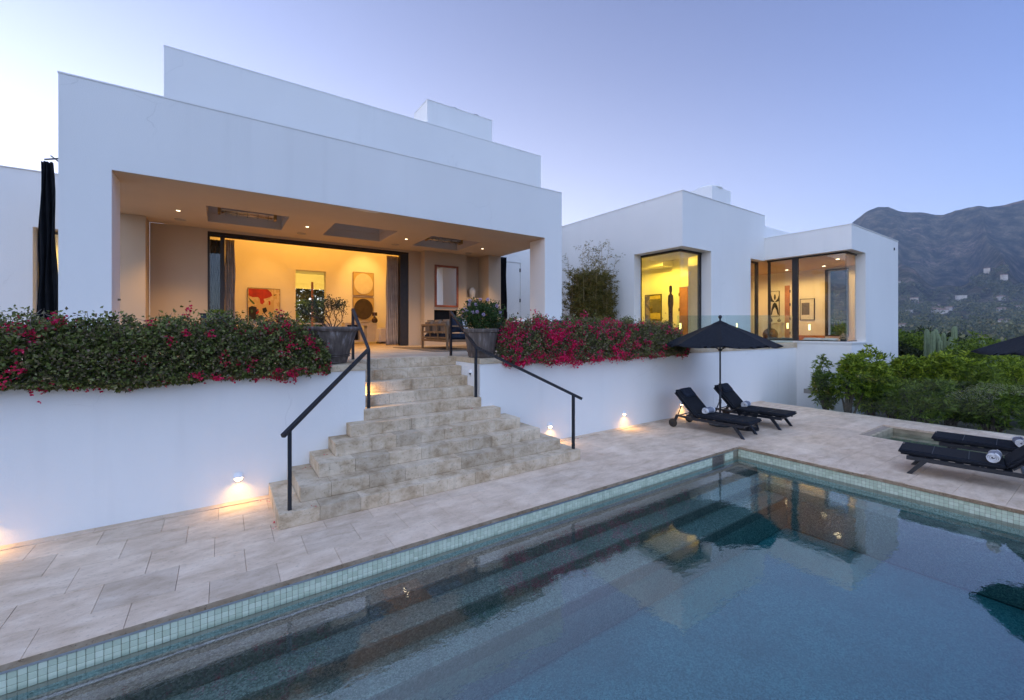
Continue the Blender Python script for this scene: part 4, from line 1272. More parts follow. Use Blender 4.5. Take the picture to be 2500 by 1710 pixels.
def make_towel():
    # a rolled towel: spiral cross-section swept along x
    mb = MB(); n = 60; turns = 3.2
    prof = []
    for k in range(n + 1):
        a = k / n * turns * 2 * math.pi; r = .020 + .058 * k / n
        prof.append((r * math.cos(a), r * math.sin(a) * .95))
    m = 10
    for j in range(m + 1):
        x = -.17 + .34 * j / m
        for k, (py, pz) in enumerate(prof):
            w = .004 * math.sin(j * 1.7 + k * .3) + (.012 * math.sin(k * .9) if j in (0, m) else 0)
            mb.v.append((x + (w if j in (0, m) else 0), py * (1 + .02 * math.sin(j * 2 + k)), pz + .079))
    for j in range(m):
        for k in range(n):
            a = j * (n + 1) + k; mb.f.append((a, a + 1, a + n + 2, a + n + 1))
    o = mb.build('rolled_towel', 'towel_stripe', None, True)
    s = o.modifiers.new('thickness', 'SOLIDIFY'); s.thickness = .012
    return o
tw0 = make_towel()
lbs = ['rolled grey and white towel on the sunbed left of the parasol pole', 'rolled grey and white towel on the sunbed right of the parasol pole',
       'rolled towel on the right edge sunbed nearer the pool', 'rolled towel on the right edge sunbed behind, beside the spa']
for i, (lc, th) in enumerate(TOW):
    o = tw0 if i == 0 else tw0.copy()
    if i: C.objects.link(o)
    ax = Vector((-math.sin(th), math.cos(th)))
    px = Vector((math.cos(th), math.sin(th)))
    dd = 1.0 if i < 2 else 1.03
    sh = -.02 if i < 2 else (.17 if i == 2 else .15)
    o.location = (lc.x + ax.x * dd + px.x * sh, lc.y + ax.y * dd + px.y * sh, .367)
    o.rotation_euler = (0, 0, th + (.12 if i % 2 else -.08))
    tag(o, lbs[i], 'towel', 'rolled towels on the sunbeds')

# woven drum side table between the sunbeds
st = thing('side_table', 'small black woven drum table between the two sunbeds', 'table', (10.05, 5.02, 0))
MB().lathe([(.0, .485), (.22, .485), (.235, .475), (.235, .455), (.0, .45)], 10.05, 5.02, 0, 32).build('table_top', 'black_fabric', st, False)
MB().lathe([(.0, .0), (.23, .0), (.235, .012), (.235, .03), (.20, .04)], 10.05, 5.02, 0, 32).build('base_ring', 'black_metal', st)
rp = MB()
for k in range(48):
    a = 2 * math.pi * k / 48; b_ = a + .18
    rp.tube([(10.05 + .228 * math.cos(a), 5.02 + .228 * math.sin(a), .455), (10.05 + .165 * math.cos((a + b_) / 2), 5.02 + .165 * math.sin((a + b_) / 2), .24), (10.05 + .228 * math.cos(b_), 5.02 + .228 * math.sin(b_), .03)], .0075, 4)
rp.build('woven_ropes', 'black_fabric', st)

# ------------------------------------------------------------------ parasols
def make_parasol():
    t = thing('parasol', '', 'parasol')
    R, zr, za = 1.31, 1.93, 2.50
    MB().lathe([(.0, 0), (.26, 0), (.265, .012), (.26, .03), (.05, .045), (.035, .05), (.035, .20), (.0, .20)], 0, 0, 0, 32).build('base', 'black_metal', t, local=True)
    MB().tube([(0, 0, .05), (0, 0, .95)], .024, 14).build('lower_pole', 'black_metal', t, True, local=True)
    MB().tube([(0, 0, .95), (0, 0, za)], .019, 14).build('pole', 'black_metal', t, True, local=True)
    MB().lathe([(.019, .90), (.034, .91), (.034, 1.0), (.019, 1.01)], 0, 0, 0, 16).build('collar', 'black_metal', t, local=True)
    MB().lathe([(.019, .52), (.03, .53), (.03, .62), (.019, .63)], 0, 0, 0, 16).build('crank_housing', 'black_metal', t, local=True)
    MB().bar((.03, 0, .575), (.10, 0, .575), .012).build('crank_handle', 'steel', t, local=True)
    cv = MB(); n = 8; m = 10; sub = 6
    def cp(k, s, f):
        a0 = 2 * math.pi * (k + .5) / n; a1 = 2 * math.pi * (k + 1.5) / n
        p0 = Vector((math.cos(a0), math.sin(a0), 0)); p1 = Vector((math.cos(a1), math.sin(a1), 0))
        d = p0.lerp(p1, s)
        sag = .045 * f * 4 * s * (1 - s)
        z = za - (za - zr) * (f ** 1.12) - sag * .8
        return (d.x * R * f, d.y * R * f, z)
    for k in range(n):
        for i in range(sub):
            for j in range(m):
                f0, f1 = .02 + .98 * j / m, .02 + .98 * (j + 1) / m
                cv.quad(cp(k, i / sub, f0), cp(k, (i + 1) / sub, f0), cp(k, (i + 1) / sub, f1), cp(k, i / sub, f1))
    co = cv.build('canopy', 'black_fabric', t, local=True); 
    bm = bmesh.new(); bm.from_mesh(co.data); bmesh.ops.remove_doubles(bm, verts=bm.verts, dist=1e-4); bm.to_mesh(co.data); bm.free(); autosmooth(co, 12)
    sd_ = co.modifiers.new('thickness', 'SOLIDIFY'); sd_.thickness = .006
    cap = MB()
    for k in range(n):
        a0 = 2 * math.pi * (k + .5) / n; a1 = 2 * math.pi * (k + 1.5) / n
        r_ = .17
        cap.poly([(0, 0, za + .035), (r_ * math.cos(a0), r_ * math.sin(a0), za - .045), (r_ * math.cos(a1), r_ * math.sin(a1), za - .045)])
    cap.build('vent_cap', 'black_fabric', co, local=True)
    for k in range(n):
        a = 2 * math.pi * (k + .5) / n
        rb = MB().tube([(.03 * math.cos(a), .03 * math.sin(a), za - .05)] + [(R * f * math.cos(a), R * f * math.sin(a), za - (za - zr) * f ** 1.12 - .02) for f in (.3, .6, .99)], .009, 6)
        ro = rb.build('rib', 'black_metal', t, local=True)
        MB().tube([(.03 * math.cos(a), .03 * math.sin(a), 1.82), (R * .5 * math.cos(a), R * .5 * math.sin(a), za - (za - zr) * .5 ** 1.12 - .03)], .007, 5).build('strut', 'black_metal', ro, local=True)
    MB().lathe([(.0, 1.79), (.04, 1.79), (.045, 1.85), (.0, 1.85)], 0, 0, 0, 14).build('runner', 'black_metal', t, local=True)
    MB().lathe([(.0, .0), (.022, .0), (.018, .035), (.034, .055), (.045, .085), (.034, .12), (.0, .132)], 0, 0, za + .03, 16).build('finial', 'black_metal', t, True, local=True)
    return t
pa = make_parasol(); pa.location = (9.95, 5.62, 0); pa.rotation_euler = (0, 0, rad(9))
pa['label'] = 'open black parasol between the two sunbeds by the wall'; pa['group'] = 'black parasols'
pb = copy_tree(pa); pb.location = (10.98, .30, 0); pb.rotation_euler = (0, 0, rad(33)); pb['label'] = 'open black parasol cut off by the right picture edge'

# ------------------------------------------------------------------ big pots
m_, nn, l, b = nodes_of('pot_clay')
f1 = pos_noise(nn, l, 16, 6, (1, 1, .10)); f2 = pos_noise(nn, l, 2.5, 4)
c = ramp(nn, l, f1, [(.35, (.075, .055, .045)), (.55, (.13, .10, .085)), (.72, (.32, .28, .27))])
c = mixc(nn, l, c, (.10, .075, .062), ramp(nn, l, f2, [(.45, (0, 0, 0)), (.7, (.8, .8, .8))]))
l.new(c, b.inputs['Base Color']); b.inputs['Roughness'].default_value = .8
bump(nn, l, b, f1, .4, .01)
def pot(x, y, rr, rb, h, label):
    t = thing('planter_pot', label, 'pot', (x, y, T))
    z = T
    prof = [(rb * .97, 0), (rb, .015), (rb + (rr - rb) * .22, h * .24)]
    bd = MB().lathe(prof + [(rb + (rr - rb) * .55, h * .62), (rr * .93, h * .90), (rr * .93, h * .91)], x, y, z, 40); o = bd.build('body', 'pot_clay', t); autosmooth(o)
    rm = MB().lathe([(rr * .90, h * .875), (rr * .96, h * .885), (rr * 1.0, h * .92), (rr * 1.01, h * .96), (rr * .99, h), (rr * .93, h * 1.005), (rr * .88, h * .98), (rr * .86, h * .86)], x, y, z, 40, caps=False); o = rm.build('rim', 'pot_clay', t, True)
    for hz in (.20, .25, .90):
        rz = rb + (rr - rb) * hz * .98 + .006
        q = MB(); pts = [(x + rz * math.cos(2 * math.pi * k / 40), y + rz * math.sin(2 * math.pi * k / 40), z + h * hz) for k in range(41)]
        q.tube(pts, .0085, 6); q.build('band', 'pot_clay', t, True)
    MB().lathe([(0, 0), (rr * .87, 0)], x, y, z + h * .93, 32, caps=False).build('soil', 'soil', t)
pot(1.45, 7.22, .415, .225, .575, 'large grey weathered pot left of the stairs')
pot(4.16, 7.14, .345, .245, .55, 'large grey weathered pot right of the stairs')

# ------------------------------------------------------------------ porch furniture
def sofa(name, label, x0, x1, y0, y1, face, group):
    """face=+1 looks towards +x, -1 towards -x"""
    t = thing(name, label, 'sofa', ((x0 + x1) / 2, (y0 + y1) / 2, T), group=group)
    zb = T
    fx = (lambda u: x0 + u) if face > 0 else (lambda u: x1 - u)
    D = x1 - x0
    def bx(mb, u0, u1, ya, yb, za, zb_):
        a, b_ = sorted((fx(u0), fx(u1))); mb.cbox(a, b_, ya, yb, za, zb_, .004); return mb
    for ya in (y0, y1 - .05):
        bx(MB(), 0, .05, ya, ya + .05, zb, zb + .60).build('leg', 'teak', t)
        bx(MB(), D - .05, D, ya, ya + .05, zb, zb + .60).build('leg', 'teak', t)
        bx(MB(), 0, D, ya, ya + .05, zb + .601, zb + .64).build('armrest', 'teak', t)
        bx(MB(), .051, D - .051, ya + .005, ya + .045, zb + .22, zb + .28).build('side_rail', 'teak', t)
        bx(MB(), .051, D - .051, ya + .005, ya + .045, zb + .0, zb + .035).build('foot_rail', 'teak', t)
    for u in (.0, D - .05): bx(MB(), u, u + .045, y0 + .051, y1 - .051, zb + .22, zb + .28).build('front_rail', 'teak', t)
    for hz in (.30, .45, .64):
        bx(MB(), .02 - .06 * hz, .05 - .06 * hz, y0 + .051, y1 - .051, zb + hz, zb + hz + .045).build('back_slat', 'teak', t)
    for k in range(4):
        yy = y0 + .051 + k * (y1 - y0 - .14) / 3
        m_ = MB(); a, b_ = fx(.03), fx(-.01)
        m_.bar((a, yy + .02, zb + .28), (b_, yy + .02, zb + .68), .035); m_.build('back_upright', 'teak', t)
    so = cushion(*sorted((fx(.06), fx(D - .02))), y0 + .055, y1 - .055, zb + .285, zb + .43, .04)
    o = so.build('seat_cushion', 'navy_fabric', t); autosmooth(o, 60)
    n = 3; w = (y1 - y0 - .12) / n
    for k in range(n):
        o = cushion(*sorted((fx(.06), fx(.22))), y0 + .06 + k * w + .008, y0 + .06 + (k + 1) * w - .008, zb + .432, zb + .80, .06).build('back_cushion', 'navy_fabric' if face < 0 else 'pillow_brown', t); autosmooth(o, 60)
    return t
sofa('outdoor_sofa', 'teak framed outdoor sofa with dark cushions seen from behind', 4.62, 5.52, 9.62, 11.25, 1, 'teak porch sofas')
sofa('outdoor_sofa', 'teak framed outdoor sofa behind the rose bush', 7.0, 7.6, 9.9, 12.3, -1, 'teak porch sofas')
def pillow(x, y, z, w, h, d, rz, tilt, mat, label):
    b_ = MB(); n = 12
    for j in range(n + 1):
        for i in range(n + 1):
            u, v = i / n * 2 - 1, j / n * 2 - 1
            e = max(0, 1 - u ** 4) * max(0, 1 - v ** 4)
            s = 1 - .08 * (1 - abs(u)) * 0
            b_.v.append((u * w / 2 * (1 - .07 * (1 - v * v)), d / 2 * e ** .6, v * h / 2 * (1 - .07 * (1 - u * u))))
    k0 = len(b_.v)
    b_.v += [(p[0], -p[1], p[2]) for p in b_.v]
    for j in range(n):
        for i in range(n):
            a = j * (n + 1) + i
            b_.f.append((a, a + 1, a + n + 2, a + n + 1)); b_.f.append((k0 + a + n + 1, k0 + a + n + 2, k0 + a + 1, k0 + a))
    b_.rotated(Matrix.Rotation(rad(rz), 4, 'Z') @ Matrix.Rotation(rad(tilt), 4, 'X'))
    o = b_.build('cushion', mat, None, True); o.location = (x, y, z)
    tag(o, label, 'cushion', 'loose sofa cushions'); return o
pillow(5.0, 9.82, T + .66, .45, .42, .16, 20, -12, 'navy_fabric', 'navy cushion leaning at the near end of the sofa')
pillow(5.25, 9.98, T + .64, .46, .42, .15, 35, -14, 'pillow_white', 'pale cushion leaning beside the navy one on the sofa')
pillow(7.18, 10.15, T + .66, .46, .44, .16, -70, -15, 'pillow_white', 'white cushion behind the rose bush')
pillow(7.18, 10.62, T + .64, .44, .42, .16, -80, -15, 'pillow_brown', 'brown cushion behind the rose bush')
pillow(7.7, 9.55, T + .62, .5, .42, .16, -10, -15, 'pillow_white', 'cream cushion near the right porch post')
pillow(8.2, 9.5, T + .62, .5, .42, .16, 10, -15, 'navy_fabric', 'navy cushion near the right porch post')
be = thing('outdoor_bench', 'low cushioned bench in front of the right porch post', 'bench', (8.0, 9.3, T))
MB().cbox(7.3, 8.75, 8.95, 9.5, T + .2, T + .28, .005).build('frame', 'teak', be)
for (x, y) in ((7.33, 8.98), (8.67, 8.98), (7.33, 9.42), (8.67, 9.42)): MB().box(x, x + .05, y, y + .05, T, T + .2).build('leg', 'teak', be)
autosmooth(cushion(7.3, 8.75, 8.95, 9.52, T + .281, T + .42, .04).build('seat_cushion', 'pillow_white', be), 60)
rg = tag(MB().cbox(4.2, 7.3, 9.35, 12.4, T + .002, T + .014, .004).build('rug', 'rug'), 'brown woven rug under the porch sofas', 'rug')
pf = thing('coffee_table', 'low black coffee table partly hidden by the right pot', 'table', (6.1, 10.6, T))
MB().lathe([(.0, .02), (.28, .02), (.33, .06), (.30, .30), (.34, .34), (.34, .36), (.0, .36)], 6.1, 10.4, T, 28).build('body', 'black_metal', pf)
bp = thing('black_planter', 'black square planter with low succulent behind the left hedge', 'planter', (-.09, 11, T))
MB().cbox(-.36, .18, 10.75, 11.25, T, T + .84, .01).build('box', 'black_metal', bp)
MB().cbox(-.38, .20, 10.73, 11.27, T + .841, T + .87, .006).build('rim', 'black_metal', bp)
P = np.array([[-.08, 11.0, T + .86]]) + nrg.normal(size=(260, 3)) * np.array([.07, .07, .02])
V, F = leaves(P, sphere_dirs(260) * np.array([1, 1, .6]) + np.array([0, 0, .9]), .11, .02)
np_mesh('succulent', V, F, 'bright_leaf', bp)

# mirror, vase
mi = thing('wall_mirror', 'tall mirror in red wooden frame above the fireplace', 'mirror', (6.4, 13.34, 3.8))
MB().gwall('x', 5.958, 6.837, 3.085, 4.515, 13.30, 13.348, [(6.02, 6.775, 3.15, 4.45)]).build('frame', 'red_wood', mi)
m_, nn, l, b = nodes_of('mirror_glass'); b.inputs['Metallic'].default_value = 1; b.inputs['Roughness'].default_value = .01; b.inputs['Base Color'].default_value = (.86, .88, .88, 1)
MB().box(6.02, 6.775, 13.335, 13.345, 3.15, 4.45).build('mirror_glass', 'mirror_glass', mi)
vz = MB().lathe([(.0, 0), (.075, 0), (.09, .03), (.125, .2), (.13, .27), (.10, .33), (.055, .345), (.05, .36), (.065, .375), (.045, .37), (.04, .34)], 7.48, 13.47, 3.456, 28)
tag(vz.build('vase', 'white_ceramic', None, True), 'white ceramic vase on the niche shelf', 'vase')

# ------------------------------------------------------------------ art (flat canvases with procedural paint)
def abstract_mat(name, seed, cols):
    m, n, l, b = nodes_of(name)
    t = n.new('ShaderNodeTexCoord'); mp = n.new('ShaderNodeMapping'); mp.inputs['Location'].default_value = (seed, seed * .7, 0)
    l.new(t.outputs['Object'], mp.inputs[0])
    no = n.new('ShaderNodeTexNoise'); no.inputs['Scale'].default_value = 1.4; no.inputs['Detail'].default_value = 3; no.inputs['Distortion'].default_value = 2.2
    l.new(mp.outputs[0], no.inputs['Vector'])
    r = n.new('ShaderNodeValToRGB'); r.color_ramp.interpolation = 'CONSTANT'
    e = r.color_ramp.elements
    while len(e) < len(cols): e.new(.5)
    for el, (p, c_) in zip(e, cols): el.position = p; el.color = (*c_, 1)
    l.new(no.outputs['Fac'], r.inputs[0])
    l.new(r.outputs[0], b.inputs['Base Color']); b.inputs['Roughness'].default_value = .6
    return m
RED, BLK, TAN, GRN = (.42, .03, .012), (.012, .012, .010), (.62, .46, .24), (.05, .12, .05)
abstract_mat('paint_tan', 2.3, [(0, (.70, .55, .33)), (.42, (.60, .44, .22)), (.55, (.70, .56, .34)), (.68, (.40, .10, .04))])
plain('paint_red', RED, .6, var=.35, scale=5); plain('paint_black', BLK, .6, var=.3); plain('paint_green', GRN, .6, var=.3)
def painting(label):
    x0, x1, z0, z1, y = .776, 1.784, 2.60, 3.81, BY - .05
    t = thing('painting', label, 'painting', ((x0 + x1) / 2, y, z0))
    w, h = x1 - x0, z1 - z0
    MB().box(x0, x1, y, y + .04, z0, z1).build('canvas', 'paint_tan', t)
    MB().gwall('x', x0 - .012, x1 + .012, z0 - .012, z1 + .012, y - .006, y + .045, [(x0, x1, z0, z1)]).build('frame', 'bronze_frame', t)
    def blob(pts, mat, k):
        MB().prism([(x0 + w * u, z0 + h * v) for u, v in pts], 'y', y - .0015 * k, y + .002).build('paint_shape', mat, t)
    blob([(.02, .78), (.02, .985), (.60, .985), (.72, .90), (.76, .80), (.66, .74), (.52, .70), (.40, .66), (.30, .74), (.14, .73)], 'paint_red', 1)
    blob([(.36, .70), (.46, .72), (.52, .60), (.44, .52), (.38, .56)], 'paint_red', 2)
    blob([(.02, .03), (.02, .42), (.12, .47), (.26, .44), (.30, .30), (.24, .20), (.30, .10), (.22, .03)], 'paint_black', 1)
    blob([(.30, .16), (.42, .20), (.52, .12), (.46, .05), (.36, .05)], 'paint_black', 2)
    blob([(.44, .40), (.56, .44), (.60, .33), (.52, .26), (.60, .18), (.64, .10), (.56, .18), (.46, .30)], 'paint_black', 2)
    blob([(.25, .40), (.32, .38), (.34, .28), (.28, .20), (.24, .26), (.29, .32)], 'paint_red', 3)
    blob([(.02, .72), (.14, .62), (.22, .54), (.16, .52), (.06, .62)], 'paint_green', 1)
    blob([(.08, .34), (.13, .37), (.16, .30), (.11, .25)], 'paint_green', 3)
    blob([(.64, .64), (.70, .62), (.70, .53), (.65, .50)], 'paint_red', 1)
    blob([(.84, .30), (.90, .22), (.96, .14), (.90, .17)], 'paint_black', 1)
    blob([(.78, .82), (.90, .845), (.84, .80)], 'paint_black', 1)
painting('abstract red, black and tan painting on the hall wall')
for (z0, z1, cm, lb) in ((3.735, 4.67, 'cream', 'square panel with a pale disc, upper of the pair'), (2.70, 3.63, 'paint_dark_disc', 'square panel with a dark disc, lower of the pair')):
    if cm == 'paint_dark_disc': plain(cm, (.045, .028, .014), .7, var=.3)
    t = thing('disc_panel', lb, 'artwork', (4.84, BY, z0), group='disc panels')
    MB().box(4.43, 5.25, BY - .05, BY - .002, z0, z1).build('panel', 'paint_panel' if 'paint_panel' in M else plain('paint_panel', (.50, .38, .18), .7, var=.05).name, t)
    dk = MB().lathe([(0, 0), (.375, 0), (.38, .006), (.38, .02)], 0, 0, 0, 48); dk.v = [(4.84 + x, BY - .05 - (.02 - z), (z0 + z1) / 2 + y * 1.12) for x, y, z in dk.v]
    dk.build('disc', cm, t)
    MB().gwall('x', 4.42, 5.26, z0 - .01, z1 + .01, BY - .06, BY - .002, [(4.43, 5.25, z0, z1)]).build('frame', 'teak', t)
# credenza, lamp, bench, wooden post, candles in the hall
cz = thing('credenza', 'cream credenza with a dark open bay under the disc panels', 'cabinet', (4.55, 17.4, T))
MB().gwall('x', 3.92, 5.14, T + .06, 2.55, 17.12, 17.62, [(4.0, 4.48, T + .12, 2.50), (4.52, 4.76, T + .12, 2.47)]).build('carcass', 'cream', cz)
MB().box(4.0, 4.48, 17.40, 17.42, T + .12, 2.50).build('dark_bay', 'firebox_black', cz)
for k in range(5): MB().box(4.53 + k * .05, 4.55 + k * .05, 17.10, 17.14, T + .12, 2.36).build('reed', 'cream', cz)
MB().cbox(3.90, 5.16, 17.08, 17.64, 2.551, 2.58, .005).build('top', 'cream', cz)
tl = thing('table_lamp', 'dark glass bottle shaped lamp on the credenza', 'lamp', (5.12, 17.4, 2.58))
MB().lathe([(.0, 0), (.07, 0), (.115, .06), (.12, .13), (.08, .21), (.035, .24), (.03, .28)], 5.12, 17.35, 2.581, 24).build('base', 'dark_ceramic', tl, True)
MB().lathe([(.10, .29), (.10, .43), (.0, .43)], 5.12, 17.35, 2.581, 24).build('shade', 'dark_ceramic', tl)
bo = MB().lathe([(.05, 0), (.20, .03), (.27, .08), (.26, .085), (.18, .04), (.0, .03)], 4.7, 17.35, 2.581, 28); tag(bo.build('bowl', 'cream', None, True), 'shallow pale bowl on the credenza', 'bowl')
bn = thing('upholstered_stool', 'cream upholstered stool beside the credenza', 'stool', (5.4, 16.6, T))
autosmooth(cushion(5.0, 5.75, 16.3, 16.85, T + .05, T + .62, .05).build('seat', 'pillow_white', bn), 60)
MB().box(5.02, 5.73, 16.32, 16.83, T, T + .05).build('plinth', 'bronze_frame', bn)
wp = tag(MB().box(2.47, 2.53, 15.47, 15.53, T, 3.905).build('wooden_post', 'wood_door'), 'slim reddish wooden post standing in the hall', 'post')
tb_ = thing('dining_table', 'long table in the hall below the painting', 'table', (1.5, 16.5, T))
MB().cbox(.6, 3.2, 16.1, 16.9, 2.50, 2.54, .005).build('table_top', 'cream', tb_)
for (x, y) in ((.7, 16.2), (3.1, 16.2), (.7, 16.8), (3.1, 16.8)): MB().box(x - .03, x + .03, y - .03, y + .03, T, 2.5).build('leg', 'cream', tb_)
for k, x in enumerate((1.60, 1.68, 1.75)):
    q = MB().lathe([(.04, 0), (.035, .02), (.012, .03), (.012, .20 + .1 * (k % 2)), (.008, .42 + .1 * (k % 2)), (0, .43 + .1 * (k % 2))], x, 16.4, 2.541, 12)
    tag(q.build('candlestick', 'white_ceramic', None, True), ['slim pale candlestick, leftmost of three before the painting', 'taller pale candlestick, middle of three before the painting', 'slim pale candlestick, rightmost of three before the painting'][k], 'candlestick', 'candlesticks on the table')
# garden seen through the hall: lit palms behind the far room window
for k, (x, y, s_, lb) in enumerate([(2.6, 24.2, 1.0, 'small lit palm seen through the hall doorway, left one'), (4.0, 24.4, 1.5, 'weeping lit shrub seen through the hall doorway, right one')]):
    t = thing('garden_palm', lb, 'plant', (x, y, T - .1))
    MB().tube([(x, y, T - .1), (x + .05, y, T + .9 * s_)], [.06, .04], 8).build('trunk', 'bark', t)
    n = 900
    a = nrg.uniform(0, 6.28, n); rr_ = nrg.uniform(.1, .8, n) * s_
    P = np.stack([x + rr_ * np.cos(a), y + rr_ * np.sin(a) * .7, T + s_ * (1.0 + .5 * np.sin(rr_ / s_ * 3)) - (rr_ ** 2) * .7 / s_ + nrg.normal(0, .06, n)], 1)
    D = np.stack([np.cos(a), np.sin(a), -.4 + 0 * a], 1)
    V, F = leaves(P, D + nrg.normal(size=(n, 3)) * .4, .22, .035); np_mesh('fronds', V, F, 'bright_leaf', t)
bk = thing('garden_hedge', 'dark hedge outside the far hall window', 'hedge', (3, 26.5, T))
n = 16000
P = np.stack([nrg.uniform(-1, 8, n), 26.5 + nrg.normal(0, .5, n), nrg.uniform(T - .5, 6.0, n)], 1)
V, F = leaves(P, sphere_dirs(n), .22, .13); np_mesh('foliage', V, F, 'oak_leaf', bk)

# corner room contents
t = thing('painting', 'grey and ochre abstract painting in the yellow corner room', 'painting', (XI1 - .04, 12.27, 2.7))
abstract_mat('paint_ochre', 5.1, [(0, (.10, .075, .03)), (.42, (.26, .19, .06)), (.52, (.16, .14, .10)), (.63, (.45, .36, .12))])
MB().box(XI1 - .04, XI1 - .002, 11.85, 12.69, 2.73, 3.89).build('canvas', 'paint_ochre', t)
plain('paint_gray', (.14, .12, .10), .7, var=.15); plain('paint_yellow', (.55, .42, .12), .7, var=.15)
MB().box(XI1 - .043, XI1 - .039, 11.90, 12.30, 3.10, 3.66).build('paint_shape', 'paint_gray', t)
MB().box(XI1 - .043, XI1 - .039, 11.88, 12.42, 2.80, 3.06).build('paint_shape', 'paint_yellow', t)
MB().box(XI1 - .043, XI1 - .039, 11.88, 12.45, 3.70, 3.84).build('paint_shape', 'paint_yellow', t)
MB().gwall('y', 11.83, 12.71, 2.71, 3.91, XI1 - .05, XI1 - .001, [(11.85, 12.69, 2.73, 3.89)]).build('frame', 'bronze_frame', t)
sc = MB(); sx_, sy_ = 13.2, 9.275
prof = [(.085, .0, 0), (.085, .05, 0), (.075, .06, 0), (.075, .62, 0), (.082, .95, .004), (.085, 1.30, -.004), (.108, 1.45, 0), (.105, 1.62, 0), (.10, 1.75, 0), (.045, 1.80, 0), (.036, 1.86, 0), (.055, 1.90, 0), (.058, 2.02, 0), (.045, 2.10, 0), (.0, 2.115, 0)]
n = 14
for r_, z_, o_ in prof:
    for k in range(n):
        a = 2 * math.pi * k / n
        sc.v.append((sx_ + o_ + r_ * .55 * math.cos(a), sy_ + r_ * math.sin(a), T + z_))
for j in range(len(prof) - 1):
    for k in range(n):
        k2 = (k + 1) % n; sc.f.append((j * n + k, j * n + k2, (j + 1) * n + k2, (j + 1) * n + k))
tag(sc.build('standing_sculpture', 'sculpture', None, True), 'tall thin dark standing figure sculpture in the corner window', 'sculpture')
ac = thing('armchair', 'brown leather armchair low in the corner window', 'armchair', (13.6, 10.4, T))
autosmooth(cushion(13.3, 13.95, 10.1, 10.75, T + .12, T + .42, .06).build('seat', 'leather', ac), 60)
autosmooth(cushion(13.85, 14.0, 10.08, 10.78, T + .3, T + .82, .06).build('backrest', 'leather', ac), 60)
for y in (10.05, 10.72): autosmooth(cushion(13.3, 13.95, y, y + .1, T + .3, T + .62, .04).build('arm', 'leather', ac), 60)
for (x, y) in ((13.35, 10.15), (13.9, 10.15), (13.35, 10.68), (13.9, 10.68)): MB().box(x - .02, x + .02, y - .02, y + .02, T, T + .12).build('leg', 'bronze_frame', ac)
# far room contents
t = thing('framed_print', 'framed pale print with grey square in the far wing', 'artwork', (XI2 - .03, 8.1, 2.75))
MB().box(XI2 - .03, XI2 - .002, 7.84, 8.36, 2.76, 3.66).build('mat_board', 'pillow_white', t)
MB().box(XI2 - .033, XI2 - .029, 8.01, 8.32, 2.97, 3.50).build('print', 'paint_gray', t)
MB().gwall('y', 7.82, 8.38, 2.74, 3.68, XI2 - .05, XI2 - .001, [(7.84, 8.36, 2.76, 3.66)]).build('frame', 'bronze_frame', t)
t = thing('framed_artwork', 'tall black and white abstract picture in the far wing', 'artwork', (XI2 - .03, 9.43, 2.95))
MB().box(XI2 - .03, XI2 - .002, 9.25, 9.62, 2.95, 4.10).build('canvas', 'pillow_white', t)
def by(pts): MB().prism([(9.62 - .37 * u, 2.95 + 1.15 * v) for u, v in pts], 'x', XI2 - .034, XI2 - .029).build('painted_shape', 'paint_black', t)
by([(0, .60), (0, .98), (.10, .85), (.25, .68), (.5, .58), (.5, .56), (.2, .58)]); by([(1, .60), (1, .85), (.85, .70), (.55, .58), (.55, .56), (.8, .58)])
by([(.45, .66), (.58, .66), (.64, .76), (.58, .88), (.45, .88), (.40, .76)])
by([(.05, .05), (.12, .30), (.30, .50), (.5, .55), (.72, .50), (.90, .30), (.97, .05), (.84, .05), (.70, .25), (.5, .36), (.30, .24), (.16, .05)])
MB().gwall('y', 9.23, 9.64, 2.93, 4.12, XI2 - .05, XI2 - .001, [(9.25, 9.62, 2.95, 4.10)]).build('frame', 'bronze_frame', t)
cs = thing('console', 'white stone console below the black and white picture', 'console', (21.2, 9.3, T))
MB().cbox(21.0, 21.38, 9.05, 9.62, 2.60, 2.66, .005).build('top', 'white_ceramic', cs)
MB().cbox(21.05, 21.36, 9.10, 9.42, T, 2.60, .02).build('pedestal', 'white_ceramic', cs)
for k, (yv, s_) in enumerate(((9.52, 1.0), (9.15, .8))):
    tag(MB().lathe([(.0, 0), (.05 * s_, 0), (.09 * s_, .06 * s_), (.075 * s_, .13 * s_), (.025 * s_, .19 * s_), (.02 * s_, .25 * s_)], 21.15, yv, 2.661, 18).build('bottle_vase', 'dark_ceramic', None, True), ['dark bottle vase at the left end of the console', 'small dark bottle vase at the right end of the console'][k], 'vase', 'bottle vases')
tag(MB().ball((20.6, 9.28, T + .31), .31, 24, 14).build('bronze_sphere', 'bronze_ball', None, True), 'large shiny bronze sphere on the floor of the far wing', 'sphere')
ws = thing('window_seat', 'white window seat cushions behind the far wing glass', 'window seat', (17.6, 6.1, SL2))
for (a, b_) in ((5.75, 6.2), (6.22, 6.75)): autosmooth(cushion(17.36, 17.85, a, b_, SL2 - .0, SL2 + .11, .045).build('cushion_pad', 'pillow_white', ws), 60)
MB().box(17.34, 17.9, 5.47, 6.8, T, SL2 - .002).build('seat_box', 'inner_paint', ws)
rk = MB(); bm = bmesh.new(); bmesh.ops.create_icosphere(bm, subdivisions=3, radius=1)
for v in bm.verts:
    d_ = v.co.normalized(); k_ = 1 + .28 * math.sin(d_.x * 7 + 1) * math.sin(d_.y * 6) + .18 * math.sin(d_.z * 9 + d_.x * 5)
    v.co = (17.58 + d_.x * .09 * k_, 5.56 + d_.y * .11 * k_, SL2 + .15 + d_.z * .11 * k_)
rk.add_bm(bm); plain('driftwood', (.36, .25, .14), .9, var=.4, scale=18)
bs = thing('rough_ornament', 'rough brown ornament on a dark block at the end of the window seat', 'ornament', (17.58, 5.56, SL2))
rk.build('rough_piece', 'driftwood', bs)
